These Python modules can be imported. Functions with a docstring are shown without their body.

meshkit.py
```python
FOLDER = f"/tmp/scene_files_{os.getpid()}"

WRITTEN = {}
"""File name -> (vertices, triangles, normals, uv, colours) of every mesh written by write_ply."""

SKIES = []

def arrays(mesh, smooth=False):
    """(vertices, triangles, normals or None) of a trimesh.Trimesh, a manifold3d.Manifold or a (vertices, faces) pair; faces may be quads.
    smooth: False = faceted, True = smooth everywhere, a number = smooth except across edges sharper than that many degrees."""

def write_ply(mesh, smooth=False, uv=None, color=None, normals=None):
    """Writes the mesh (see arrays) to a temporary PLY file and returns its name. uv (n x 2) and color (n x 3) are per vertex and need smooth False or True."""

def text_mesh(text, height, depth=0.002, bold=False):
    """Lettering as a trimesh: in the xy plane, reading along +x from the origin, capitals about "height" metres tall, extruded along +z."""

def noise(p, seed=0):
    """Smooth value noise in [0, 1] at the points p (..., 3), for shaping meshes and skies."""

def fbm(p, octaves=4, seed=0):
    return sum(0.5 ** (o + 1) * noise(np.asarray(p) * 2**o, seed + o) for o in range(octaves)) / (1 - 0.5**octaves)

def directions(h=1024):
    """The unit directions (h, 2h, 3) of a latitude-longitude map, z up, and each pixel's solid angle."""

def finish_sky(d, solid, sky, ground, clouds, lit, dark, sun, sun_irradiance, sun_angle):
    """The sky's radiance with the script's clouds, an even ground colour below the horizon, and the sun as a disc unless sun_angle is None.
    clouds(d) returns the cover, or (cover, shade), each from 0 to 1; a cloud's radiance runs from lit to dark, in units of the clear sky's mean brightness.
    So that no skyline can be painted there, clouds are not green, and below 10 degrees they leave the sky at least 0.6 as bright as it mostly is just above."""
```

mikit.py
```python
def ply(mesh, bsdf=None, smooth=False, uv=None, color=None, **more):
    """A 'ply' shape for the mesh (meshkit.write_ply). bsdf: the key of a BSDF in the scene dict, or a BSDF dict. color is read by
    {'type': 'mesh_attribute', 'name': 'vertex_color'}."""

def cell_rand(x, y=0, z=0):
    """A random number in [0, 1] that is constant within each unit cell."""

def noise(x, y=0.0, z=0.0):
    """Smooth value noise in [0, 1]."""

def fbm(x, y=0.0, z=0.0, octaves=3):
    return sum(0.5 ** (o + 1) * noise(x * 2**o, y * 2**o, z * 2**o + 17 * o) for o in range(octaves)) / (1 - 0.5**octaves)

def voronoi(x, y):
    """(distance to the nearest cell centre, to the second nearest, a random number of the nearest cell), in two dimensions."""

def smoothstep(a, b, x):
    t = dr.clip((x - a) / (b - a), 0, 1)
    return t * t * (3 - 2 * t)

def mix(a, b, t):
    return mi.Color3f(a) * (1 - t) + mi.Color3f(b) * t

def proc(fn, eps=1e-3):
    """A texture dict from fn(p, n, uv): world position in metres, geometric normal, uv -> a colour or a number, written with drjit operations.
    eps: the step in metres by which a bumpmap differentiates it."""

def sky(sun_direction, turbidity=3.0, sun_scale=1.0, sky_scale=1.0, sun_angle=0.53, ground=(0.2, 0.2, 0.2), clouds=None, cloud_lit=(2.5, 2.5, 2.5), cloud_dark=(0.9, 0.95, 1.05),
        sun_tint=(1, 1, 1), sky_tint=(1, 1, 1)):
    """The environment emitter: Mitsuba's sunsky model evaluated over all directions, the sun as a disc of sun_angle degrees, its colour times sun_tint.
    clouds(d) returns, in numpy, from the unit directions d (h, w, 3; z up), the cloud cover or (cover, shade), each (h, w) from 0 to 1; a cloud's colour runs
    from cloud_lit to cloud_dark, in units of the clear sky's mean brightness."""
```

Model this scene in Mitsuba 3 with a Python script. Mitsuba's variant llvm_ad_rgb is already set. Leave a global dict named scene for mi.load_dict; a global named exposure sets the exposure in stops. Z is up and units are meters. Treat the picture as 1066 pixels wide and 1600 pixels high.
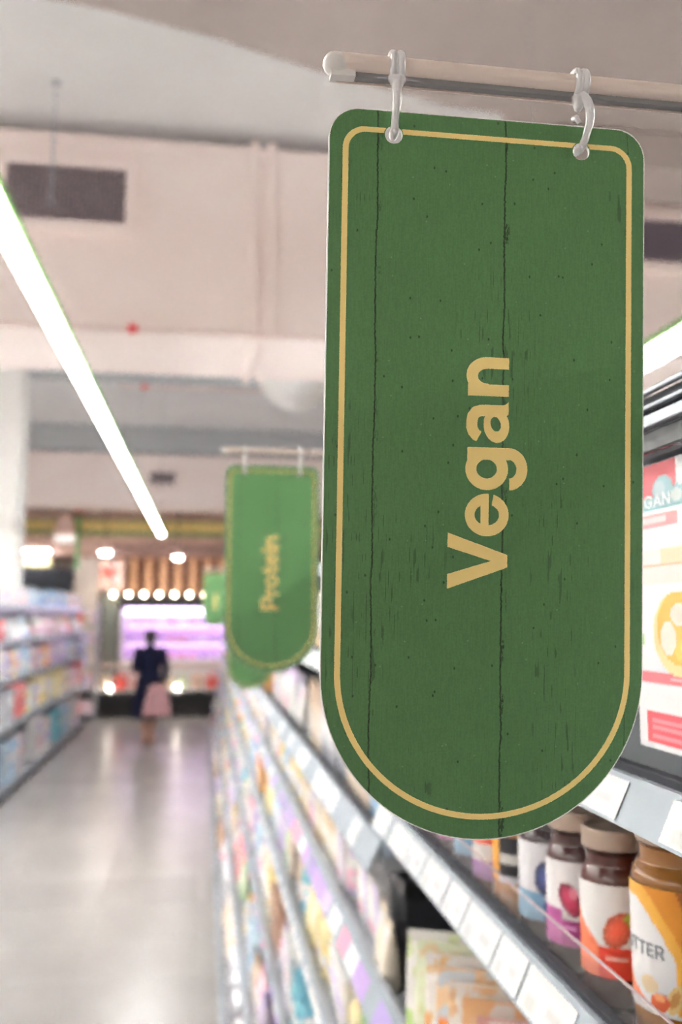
import math, random
import numpy as np, trimesh, manifold3d as m3, mitsuba as mi, drjit as dr, mikit
from shapely.geometry import Polygon, Point, box as sbox, LineString
from shapely import affinity
from shapely.ops import unary_union
T = mi.ScalarTransform4f
rng = random.Random(7)

# ------------------------------------------------------------------ camera, exposure, lights
H = 1.8
FW, RT, UP = np.array([.14958185, .98193186, .11590986]), np.array([.98856328, -.15079668, .00173356]), np.array([-.01918106, -.11432492, .99325822])
scene, labels = {}, {}
scene['camera'] = {'type': 'thinlens', 'fov': math.degrees(2 * math.atan(533 / 1400)), 'fov_axis': 'x', 'aperture_radius': .0026, 'focus_distance': .478,
                   'near_clip': .05, 'far_clip': 100., 'to_world': T().look_at(origin=[0, 0, H], target=[float(FW[0]), float(FW[1]), H + float(FW[2])], up=UP.tolist())}
exposure = 2.08
LAMP = 22.0      # radiance of the linear luminaires

# ------------------------------------------------------------------ materials
def lin(r, g=None, b=None):
    if g is None: r, g, b = r
    c = np.array([r, g, b], float) / 255
    return np.where(c <= .04045, c / 12.92, ((c + .055) / 1.055) ** 2.4)
def rgb(*c): return {'type': 'rgb', 'value': [float(x) for x in lin(*c)]}
def prin(name, col, rough=.5, **k):
    scene[name] = {'type': 'twosided', 'b': {'type': 'principled', 'base_color': col if isinstance(col, dict) else rgb(*col), 'roughness': rough, **k}}
VC = {'type': 'mesh_attribute', 'name': 'vertex_color'}
prin('m_print', VC, .42, specular=.4)
prin('m_gloss', VC, .18, specular=.5)
prin('m_matt', VC, .8, specular=.2)
prin('m_metal', (178, 184, 192), .32, metallic=.75)
prin('m_strip', (164, 175, 186), .35, specular=.5)
prin('m_shelf', (150, 154, 160), .4)
prin('m_dark', (38, 40, 46), .7, specular=.25)
prin('m_black', (18, 19, 23), .3, specular=.5)
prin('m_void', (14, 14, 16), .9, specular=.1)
prin('m_white', (236, 236, 234), .4)
prin('m_cap', (226, 224, 220), .35)
prin('m_rail', (226, 212, 202), .38)
prin('m_recess', (118, 116, 116), .5)
prin('m_green', (106, 158, 82), .5)
prin('m_lid', (178, 158, 144), .35, metallic=.35)
prin('m_grille', (112, 102, 112), .6)
scene['m_glass'] = {'type': 'thindielectric', 'int_ior': 1.33}
scene['m_guard'] = {'type': 'thindielectric', 'int_ior': 1.14}
scene['m_clear'] = {'type': 'principled', 'base_color': rgb(250, 251, 252), 'roughness': .14, 'spec_trans': .22, 'eta': 1.45}
scene['m_wing'] = {'type': 'dielectric', 'int_ior': 1.35}

def tone(c1, c2, sx, sy, sz, oct=3):
    a, b = [float(x) for x in lin(c1)], [float(x) for x in lin(c2)]
    return mikit.proc(lambda p, n, uv: mikit.mix(a, b, mikit.fbm(p.x * sx, p.y * sy, p.z * sz, oct)))
prin('m_ceiling', tone((214, 216, 218), (232, 234, 236), .9, .9, .9), .85)
prin('m_ceiling_shade', tone((150, 141, 138), (180, 170, 166), 1.3, 1.1, 1, 4), .8)  # darker ceiling tone: the shade is put into the colour
prin('m_duct', tone((238, 222, 217), (250, 240, 237), 1.2, 1.2, 1.4), .6)
prin('m_wall', tone((202, 192, 186), (214, 204, 198), .8, .8, .8), .8)
prin('m_wood', tone((206, 156, 120), (232, 188, 152), 14, 14, 1.5), .5)
prin('m_tile', tone((145, 142, 140), (170, 167, 164), 2.2, 1.4, 1, 4), .25, specular=.5)
prin('m_tile2', tone((141, 138, 136), (166, 162, 159), 2.0, 1.6, 1, 4), .27, specular=.5)
prin('m_grout', (150, 144, 140), .8)
prin('m_column', (240, 240, 238), .6)
prin('m_concrete', tone((166, 170, 174), (186, 190, 193), .8, .8, .8, 4), .85)

# ------------------------------------------------------------------ helpers
taken = {}
def numbered(n):
    k = taken.get(n, 0); taken[n] = k + 1
    return n if k == 0 else f'{n}_{k:03d}'
def thing(name, label, cat, group=None):
    k = numbered(name); labels[k] = {'label': label, 'category': cat}
    if group: labels[k]['group'] = group
    return k
def struct(name, label=None):
    k = numbered(name); labels[k] = {'kind': 'structure'}
    if label: labels[k]['label'] = label
    return k
def vcol(mesh, c):
    n = len(mesh.vertices)
    c = np.asarray(c, float)
    return np.tile(lin(c), (n, 1)) if c.ndim == 1 else lin2(c)
def lin2(c):
    c = np.asarray(c, float) / 255
    return np.where(c <= .04045, c / 12.92, ((c + .055) / 1.055) ** 2.4)
def shape(mesh, bsdf, col=None, smooth=False, **k):
    if hasattr(mesh, 'to_mesh'):
        q = mesh.to_mesh(); mesh = trimesh.Trimesh(q.vert_properties[:, :3], q.tri_verts, process=False)
    if bsdf in ('m_print', 'm_gloss', 'm_matt'):
        if smooth is not False and smooth is not True:
            mesh, smooth = trimesh.graph.smooth_shade(mesh, angle=math.radians(smooth), facet_minarea=None), True
        return mikit.ply(mesh, bsdf, smooth=smooth, color=vcol(mesh, col), **k)
    return mikit.ply(mesh, bsdf, smooth=smooth, **k)
def add(parent, part, mesh, bsdf, col=None, smooth=False, label=None, **k):
    key = numbered(parent + '__' + part) if part else parent
    scene[key] = shape(mesh, bsdf, col, smooth, **k)
    if label: labels[key] = {'label': label}
    return key
def box(x0, x1, y0, y1, z0, z1, c=0.):
    if c <= 0:
        return trimesh.creation.box(extents=[x1 - x0, y1 - y0, z1 - z0], transform=trimesh.transformations.translation_matrix([(x0 + x1) / 2, (y0 + y1) / 2, (z0 + z1) / 2]))
    pts = []
    for a in (0, 1):
        for b in (0, 1):
            for d in (0, 1):
                for ax in range(3):
                    o = [c, c, c]; o[ax] = 0
                    pts.append([(x0 + o[0], x1 - o[0])[a], (y0 + o[1], y1 - o[1])[b], (z0 + o[2], z1 - o[2])[d]])
    return trimesh.convex.convex_hull(np.array(pts))
def lathe(prof, n=28, x=0, y=0, z=0):
    m = trimesh.creation.revolve(np.array(prof, float), sections=n)
    m.apply_translation([x, y, z]); return m
def cat(*ms): return trimesh.util.concatenate(list(ms))
def move(x, y, z, rz=0.): return T().translate([float(x), float(y), float(z)]).rotate([0, 0, 1], float(rz))
def tube(pts, r, n=12, caps=True):
    p = np.array(pts, float); k = len(p)
    r = np.broadcast_to(r, (k,)) if np.ndim(r) < 2 else r
    t = np.gradient(p, axis=0); t /= np.linalg.norm(t, axis=1, keepdims=True)
    a = np.cross(t[0], [0, 0, 1.] if abs(t[0][2]) < .9 else [1., 0, 0]); a /= np.linalg.norm(a)
    V = []
    for i in range(k):
        a = a - t[i] * (a @ t[i]); a /= np.linalg.norm(a); b = np.cross(t[i], a)
        ang = np.arange(n) * 2 * np.pi / n
        V.append(p[i] + r[i] * (np.cos(ang)[:, None] * a + np.sin(ang)[:, None] * b))
    V = np.vstack(V); F = []
    for i in range(k - 1):
        for j in range(n):
            q = (i * n + j, i * n + (j + 1) % n, (i + 1) * n + (j + 1) % n, (i + 1) * n + j)
            F += [[q[0], q[1], q[2]], [q[0], q[2], q[3]]]
    if caps:
        V = np.vstack([V, p[0], p[-1]]); c0, c1 = len(V) - 2, len(V) - 1
        for j in range(n):
            F += [[c0, (j + 1) % n, j], [c1, (k - 1) * n + j, (k - 1) * n + (j + 1) % n]]
    m = trimesh.Trimesh(V, F, process=False); 
    if m.volume < 0: m.invert()
    return m
def spline(pts, n=24):
    from scipy.interpolate import CubicSpline
    p = np.array(pts, float); d = np.r_[0, np.cumsum(np.linalg.norm(np.diff(p, axis=0), axis=1))]
    return CubicSpline(d, p)(np.linspace(0, d[-1], n))
def extrude(poly, h):
    gs = getattr(poly, 'geoms', [poly])
    return cat(*[trimesh.creation.extrude_polygon(g, h, engine='earcut') for g in gs])
def grid(fn, nu, nv):
    """open sheet fn(u, v) -> xyz, u, v in [0,1]; returns mesh, u, v"""
    u, v = np.meshgrid(np.linspace(0, 1, nu + 1), np.linspace(0, 1, nv + 1), indexing='ij')
    P = fn(u.ravel(), v.ravel()); F = []
    i, j = np.meshgrid(np.arange(nu), np.arange(nv), indexing='ij'); i, j = i.ravel(), j.ravel(); w = nv + 1
    F = np.vstack([np.stack([i * w + j, (i + 1) * w + j, (i + 1) * w + j + 1], 1), np.stack([i * w + j, (i + 1) * w + j + 1, i * w + j + 1], 1)])
    return trimesh.Trimesh(P, F, process=False), u.ravel(), v.ravel()
ordw = ['', 'first', 'second', 'third', 'fourth', 'fifth', 'sixth', 'seventh', 'eighth', 'ninth', 'tenth', 'eleventh', 'twelfth', 'thirteenth', 'fourteenth', 'fifteenth', 'sixteenth', 'seventeenth', 'eighteenth', 'nineteenth']
def nth(i):
    if i < len(ordw): return ordw[i]
    tens = {2: 'twenty', 3: 'thirty', 4: 'forty', 5: 'fifty', 6: 'sixty', 7: 'seventy', 8: 'eighty', 9: 'ninety'}
    if i >= 100: return 'hundredth' if i == 100 else 'hundred-and-' + nth(i - 100)
    a, b = divmod(i, 10)
    return (tens[a][:-1] + 'ieth') if b == 0 else tens[a] + '-' + ordw[b]

# ------------------------------------------------------------------ the setting
CZ = 5.2
k = struct('floor'); scene[k] = shape(box(-9, 9, -6, 19.5, -.2, -.003), 'm_grout')
ti = 0
for i in range(6):
    for j in range(24):
        x0, y0 = -2.42 + .6 * i, 3.0 + .6 * j
        add(k, 'tile', box(x0 + .0015, x0 + .5985, y0 + .0015, y0 + .5985, -.012, 0, .0008), 'm_tile' if rng.random() < .6 else 'm_tile2')
k = struct('ceiling'); scene[k] = shape(box(-9, 9, -6, 19.5, CZ, CZ + .2), 'm_ceiling')
def lowered(pts, z0, z1):
    m = extrude(Polygon(pts), z1 - z0); m.apply_translation([0, 0, z0]); return m
k = struct('trim_1', 'brown grey slab standing in for shade on the near ceiling')
# thin slab whose brown grey stands in for ceiling shade; its far edge runs obliquely
CEILING_SHADE = [(-1.4, 4.62), (-.62, 4.74), (-.02, 4.89), (.64, 5.12), (1.52, 5.36), (1.9, 5.40), (2.2, 5.95), (8.9, 5.95), (8.9, -5.9), (-8.9, -5.9), (-8.9, 3.6)]
scene[k] = shape(lowered(CEILING_SHADE, CZ - .07, CZ), 'm_ceiling_shade')
k = struct('trim_6', 'brown grey box carrying the ceiling shade down beside the near duct'); scene[k] = shape(box(2.3, 8.9, 5.45, 5.93, 4.86, CZ - .071, .01), 'm_ceiling_shade')  # box in the shade tone, extends the painted ceiling shade to the duct
for nm, b in (('wall_left', (-9.2, -9, -6, 19.5, 0, CZ)), ('wall_right', (9, 9.2, -6, 19.5, 0, CZ)), ('wall_back', (-9, 9, 19.5, 19.7, 0, CZ)), ('wall_front', (-9, 9, -6.2, -6, 0, CZ))):
    k = struct(nm); scene[k] = shape(box(*b), 'm_wall')
k = struct('trim_2', 'pale concrete beam crossing the ceiling'); scene[k] = shape(box(-9, 9, 10.7, 11.3, 4.72, CZ, .02), 'm_concrete')
k = struct('trim_4', 'grey concrete beam above the far duct'); scene[k] = shape(box(-9, 9, 16.25, 16.85, 4.74, CZ, .01), 'm_concrete')
k = thing('column', 'white square column standing behind the left-hand shelving', 'column')
add(k, 'shaft', box(-2.72, -2.14, 10.64, 11.2, 0, CZ, .012), 'm_column'); add(k, 'base', box(-2.735, -2.125, 10.62, 11.21, -.003, .12, .006), 'm_metal')

def duct(label, x0, x1, y0, y1, z0, z1, seams, vents):
    k = thing('air_duct', label, 'duct')
    add(k, 'casing', box(x0, x1, y0, y1, z0, z1, .03), 'm_duct')
    for s in seams: add(k, 'flange', box(s - .03, s + .03, y0 - .03, y1 + .03, z0 - .03, z1 + .02, .008), 'm_duct')
    for (a, b, c, d, n) in vents:
        v = numbered(k + '__vent'); f = .07
        scene[v] = shape(cat(box(a - f, b + f, y0 - .05, y0 + .0, c - f, c), box(a - f, b + f, y0 - .05, y0, d, d + f), box(a - f, a, y0 - .05, y0, c, d), box(b, b + f, y0 - .05, y0, c, d), box(a, b, y0 - .006, y0 - .002, c, d)), 'm_duct')
        for i in range(n):
            xx = a + (b - a) * (i + .5) / n
            s = trimesh.creation.box(extents=[.006, .034, d - c]); s.apply_transform(trimesh.transformations.rotation_matrix(math.radians(28), [0, 0, 1])); s.apply_translation([xx, y0 - .024, (c + d) / 2])
            add(v, 'louvre', s, 'm_grille')
    return k
duct('large pinkish beige air duct crossing the ceiling, nearest the camera', -8.9, 8.9, 6, 7.1, 3.7, 5.1, [-4.2, .3, .42, 4.4], [(-1.36, -.58, 4.44, 4.82, 26), (3.1, 3.9, 4.42, 4.74, 26)])
duct('pinkish duct far back, just above the dark shop front', -8.9, 3, 16.2, 16.9, 3.72, 4.7, [-5, -2], [(-1.0, -.55, 4.14, 4.36, 12)])
k = thing('round_duct', 'fat white round duct with a capped end hanging under the ceiling', 'duct')
cyl = trimesh.creation.cylinder(.4, 2.6, sections=48); cyl.apply_transform(trimesh.transformations.rotation_matrix(math.pi / 2, [1, 0, 0])); cyl.apply_translation([1.0, 8.9, 4.6])
add(k, 'tube', cyl, 'm_white', smooth=30)
for yy in (8.2, 9.6): add(k, 'hanger', tube([[1.0, yy, 4.99], [1.0, yy, 5.1], [1.0, yy, CZ - .002]], .008, 8), 'm_metal')
for i in range(4):
    c2 = trimesh.creation.cylinder(.415, .03, sections=48); c2.apply_transform(trimesh.transformations.rotation_matrix(math.pi / 2, [1, 0, 0])); c2.apply_translation([1.0, 7.62 + .85 * i, 4.6]); add(k, 'rib', c2, 'm_white', smooth=30)
def pipe(label, x0, x1, y, z, r, fx, col):
    k = thing('sprinkler_pipe', label, 'pipe')
    add(k, 'run', tube([[x0, y, z], [(x0 + x1) / 2, y, z], [x1, y, z]], r), 'm_print', col, smooth=True)
    add(k, 'fitting', lathe([[0, -.024], [.02, -.024], [.034, -.016], [.034, .016], [.02, .022], [.014, .034], [0, .034]], 16, fx, y, z), 'm_print', (206, 62, 70), smooth=40, label='red fitting')
pipe('thin pinkish sprinkler pipe with a red fitting below the near duct', -8.9, 8.9, 5.9, 3.69, .012, -.5, (228, 208, 204))
pipe('thin pipe with a small red fitting under the grey ceiling', -1.0, 8.9, 10.3, 4.42, .012, -.72, (220, 196, 190))
k = thing('hanger_rod', 'thin steel rod hanging in front of the near duct vent', 'rod')
add(k, 'rod', tube([[-1.0, 5.6, CZ - .06], [-1.0, 5.6, 4.9], [-1.0, 5.6, 4.36]], .007), 'm_metal', smooth=True)
add(k, 'plate', lathe([[0, -.012], [.03, -.012], [.03, 0], [0, 0]], 16, -1.0, 5.6, CZ - .07 + .07), 'm_metal')

def lamp(label, x, y0, y1, z=2.8, w=.058, L=None):
    k = thing('linear_lamp', label, 'lamp')
    add(k, 'diffuser', box(x - w / 2, x + w / 2, y0, y1, z - .0, z + .03, .009), 'm_white', emitter={'type': 'area', 'radiance': {'type': 'rgb', 'value': [(L or LAMP) * c for c in (1., .985, .97)]}})
    add(k, 'housing', box(x - w / 2 - .006, x + w / 2 + .006, y0 - .01, y1 + .01, z + .031, z + .062, .006), 'm_green')
    n = max(2, int((y1 - y0) / 3))
    for i in range(n):
        yy = y0 + .4 + (y1 - y0 - .8) * i / (n - 1)
        top = CZ - .072 if yy < 5.4 else CZ - .002
        if 5.9 <= yy <= 7.2 or 16.1 < yy < 17: yy = 7.35
        if 10.6 < yy < 11.4: top = 4.719
        add(k, 'cable', tube([[x, yy, z + .062], [x, yy, z + 1], [x, yy, top]], .0025, 6), 'm_metal')
LP = 'linear lamps over other aisles'
lamp('long bright linear lamp hanging over the aisle on the left', -.54, .66, 11.45)
lamp('bright linear lamp with green housing showing at the right edge', 1.72, -.2, 9.0, w=.11)
lamp('linear lamp hanging over an aisle beyond the left-hand shelving', -3.4, .5, 14)
lamp('linear lamp hanging over the far left side of the shop', -6.4, -3, 14)
lamp('linear lamp hanging over the far right side of the shop', 4.6, -4, 14)
lamp('added fill lamp hanging behind the camera over the aisle', -.9, -5.5, -3.4)  # unseen fill lamp, added to brighten the sign faces
lamp('added fill lamp hanging behind the camera on the left', -3.4, -5.5, -1.0)  # second added fill lamp out of view, also for the sign faces

# ------------------------------------------------------------------ the hanging signs
S = .78
R1 = np.array([[.9998668414, .0160719342, .0028270724], [-.0157973348, .9967277387, -.0792733185], [-.0040918970, .0792181023, .9968489096]])
P1 = np.array([.19696444 * S, .61719664 * S, H + (1.76106903 - H) * S])
def ell(cx, cy, rx, ry): return affinity.scale(Point(cx, cy).buffer(1, 48), rx, ry)
def glyph(c):
    if c == 'V': return Polygon([(0, 43), (9.6, 43), (19.4, 10.6), (29.2, 43), (38.6, 43), (23.6, 0), (15.2, 0)]), 38.6
    if c == 'e':
        o, i = ell(14.8, 15, 14.8, 15.7), ell(14.8, 15, 7.7, 9.3)
        g = o.difference(i).difference(Polygon([(15, 12.2), (15, 14), (33, 14), (33, 9.4)])); g = g.union(sbox(5, 14, 29, 19.3).intersection(o))
        return g.buffer(.25).buffer(-.25), 29.6
    if c == 'g':
        bowl = ell(14.7, 15.4, 14.7, 15.3).difference(ell(14.7, 15.5, 7.1, 7.8))
        stem = sbox(21.6, -1.5, 29.7, 29.4)
        hook = ell(14.9, -.6, 14.8, 13.6).difference(ell(14.9, -.6, 7.0, 6.2)).intersection(sbox(-2, -20, 29.7, -1.6))
        bowl = bowl.intersection(sbox(-1, -2, 27, 33))
        return unary_union([bowl, stem, hook]).difference(sbox(-1, -1.6, 21.6, -.2)), 29.7
    if c == 'a':
        arch = LineString([(4.1, 21.6), (5.2, 23.6), (7.4, 25.6), (10.4, 26.6), (14.6, 26.7), (18.6, 25.8), (21.3, 23.6), (22.4, 20.4), (22.6, 16), (22.6, 6)]).buffer(3.75, cap_style=2, join_style=1)
        tail = Polygon([(18.8, 12), (26.35, 12), (26.4, 4), (27.0, 1.6), (28.6, 0), (20.2, 0), (19, 3)])
        bowl = affinity.rotate(ell(12.2, 8.6, 12.2, 9.1), 6).difference(affinity.rotate(ell(13.0, 9.2, 5.6, 4.0), 16)).intersection(sbox(-2, -3, 23, 19.2))
        return unary_union([arch, tail, bowl]).buffer(.3).buffer(-.3), 29.0
    if c == 'n':
        o, i = ell(14.2, 16, 13, 14.6), ell(13.9, 15, 5.7, 7.9)
        arch = o.difference(i).intersection(sbox(4, 15, 40, 40))
        return unary_union([sbox(0, 0, 7.7, 29.4), arch.difference(sbox(-5, 29.6, 6.5, 40)), sbox(19.6, 0, 27.2, 16)]).difference(sbox(7.7, -1, 8.2, 15)), 27.2
    if c == 'o': return ell(15, 15, 15, 15.7).difference(ell(15, 15, 7.6, 8.4)), 30
    if c == 'P': return unary_union([sbox(0, 0, 8.6, 43), sbox(0, 36, 17, 43), sbox(0, 14.5, 17, 21.5), ell(17, 28.7, 14.5, 14.3).difference(ell(17, 28.7, 6.6, 7.2)).intersection(sbox(17, 0, 40, 50))]), 31.5
    if c == 'r': return unary_union([sbox(0, 0, 7.8, 29.4), ell(17, 15, 13.6, 15).difference(ell(17, 12.6, 9.2, 10)).intersection(sbox(4, 17, 18, 40))]), 18
    if c == 't': return unary_union([sbox(4.6, 6, 12.2, 38), sbox(0, 23.5, 18, 29.4), ell(13.5, 8, 8.9, 8.3).difference(ell(15, 10, 3.2, 4)).intersection(sbox(4.6, -1, 18, 9))]), 18
    if c == 'i': return unary_union([sbox(0, 0, 7.7, 29.4), ell(3.85, 37.5, 4.7, 4.7)]), 7.7
def word(w, v0, u0, gaps=None, stretch=1.):
    """upright-reading lettering laid bottom to top: polygons in sign millimetres, one per letter"""
    out, a = [], v0
    for i, c in enumerate(w):
        g, adv = glyph(c)
        g = affinity.affine_transform(g, [0, -1, stretch, 0, u0, a])   # (x, y) -> (u0 - y, a + x)
        out.append((c, g)); a += adv * stretch + (gaps[i] if gaps else 4.)
    return out
def rrect(hw, top, r, rb_y, ry):
    """sign outline: rounded top corners, half-ellipse foot"""
    p = []
    for t in np.linspace(0, 90, 12): p.append((hw - r + r * math.cos(math.radians(t)), top - r + r * math.sin(math.radians(t))))
    for t in np.linspace(90, 180, 12): p.append((-hw + r + r * math.cos(math.radians(t)), top - r + r * math.sin(math.radians(t))))
    for t in np.linspace(180, 360, 97): p.append((hw * math.cos(math.radians(t)), rb_y + ry * math.sin(math.radians(t))))
    return Polygon(p)
HOLES = ((-71, 379.5), (68.3, 378))
def make_frame(Rm, P, s):
    M = np.eye(4); M[:3, :3] = np.stack([Rm[:, 0] * s, Rm[:, 2] * s, -Rm[:, 1] * s], 1); M[:3, 3] = P   # local (u, v, out of face towards the viewer) in millimetres
    return M
def printed_wood(name, M, seed, g1, g2):
    """green painted plank print: the joints, nicks and grain are printed on the sign face"""
    A, B = [[float(x) for x in r] for r in np.linalg.inv(M)[:2]]
    a, b = [float(x) for x in lin(g1)], [float(x) for x in lin(g2)]
    def fn(p, n, uv):
        u = p.x * A[0] + p.y * A[1] + p.z * A[2] + A[3]
        v = p.x * B[0] + p.y * B[1] + p.z * B[2] + B[3]
        c = mikit.mix(a, b, .25 * mikit.fbm(u * .03 + seed, v * .012, 0, 3) + .35 * mikit.noise(u * 1.3, v * .16, 3.) + .4 * mikit.noise(u * .9 + 7, v * .9, 5.))
        dark = mi.Float(0)
        for i, (q, wd) in enumerate(((-82.2, .95), (11.2, 1.0), (103.6, .6))):
            wob = (mikit.noise(v * .05, 3. * i + seed) - .5) * 1.2 + (mikit.noise(v * .6, 9. + i) - .5) * .5
            d = dr.abs(u - q - wob)
            line = 1 - mikit.smoothstep(wd * .35, wd * .9, d)
            line = line * (.7 + .3 * mikit.noise(v * .45, 30. + i))
            chip = mikit.smoothstep(.66, .78, mikit.noise(v * .11 + 11 * i, u * .25, seed + 2.)) * (1 - mikit.smoothstep(1.2, 2.8, dr.abs(u - q - 1.5))) * mikit.smoothstep(.35, .6, mikit.noise(u * 2.2, v * .5, 8.)) * (.8 if i == 1 else .35)
            dark = dr.maximum(dark, dr.maximum(line * (.55 if i == 2 else .95), chip))
        # small nicks and scratches in the paint
        cx, cy = u * .055, v * .04
        f, s2, wh = mikit.voronoi(cx + seed, cy)
        nick = (1 - mikit.smoothstep(.02, .055, f)) * dr.select(wh > .62, 1., 0.) * .7
        scr = mikit.smoothstep(.8, .9, mikit.noise(u * .9 + 4, v * .075, seed)) * mikit.smoothstep(.6, .75, mikit.noise(u * .02, v * .012, seed + 4)) * .4
        dark = dr.clip(dr.maximum(dark, dr.maximum(nick, scr)), 0, 1)
        pale = (1 - mikit.smoothstep(.03, .05, mikit.voronoi(u * .07 + 50, v * .07)[0])) * dr.select(mikit.voronoi(u * .07 + 50, v * .07)[2] > .8, 1., 0.) * .12
        c = mikit.mix(c, mi.Color3f(.7, .75, .6), pale)
        return mikit.mix(c, mi.Color3f(.012, .02, .012), dark)
    prin(name, mikit.proc(fn), .42, specular=.35)
prin('m_cream', (246, 222, 146), .5, specular=.3)
prin('m_board', (238, 238, 236), .45)
def sign(label, M, faceb, letters, hw=117.3, top=397):
    k = thing('aisle_sign', label, 'sign')
    out = rrect(hw, top, 22, 0, 116.5)
    holes = unary_union([Point(h).buffer(6.4, 24) for h in HOLES])
    board = out.difference(holes)
    m = extrude(board, 3.0); m.apply_translation([0, 0, -3.2]); m.apply_transform(M); add(k, 'board', m, 'm_board', label='white board core')
    m = extrude(out.buffer(-.8).difference(holes), .2); m.apply_translation([0, 0, -.2]); m.apply_transform(M); add(k, 'face', m, faceb, label='green wood print face')
    ring = rrect(107.4, 384, 16, 0, 102.4).difference(rrect(103.2, 380.2, 12.5, 0, 98.3)).difference(unary_union([Point(h).buffer(7., 24) for h in HOLES]))
    m = extrude(ring, .06); m.apply_translation([0, 0, .0]); m.apply_transform(M); add(k, 'border', m, 'm_cream', label='thin yellow border line')
    for c, g in letters:
        m = extrude(g, .06); m.apply_transform(M); add(k, 'letter', m, 'm_cream')
    return k
def w2(M, u, v, o=0.): return (M @ np.array([u, v, o, 1.]))[:3]
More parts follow.
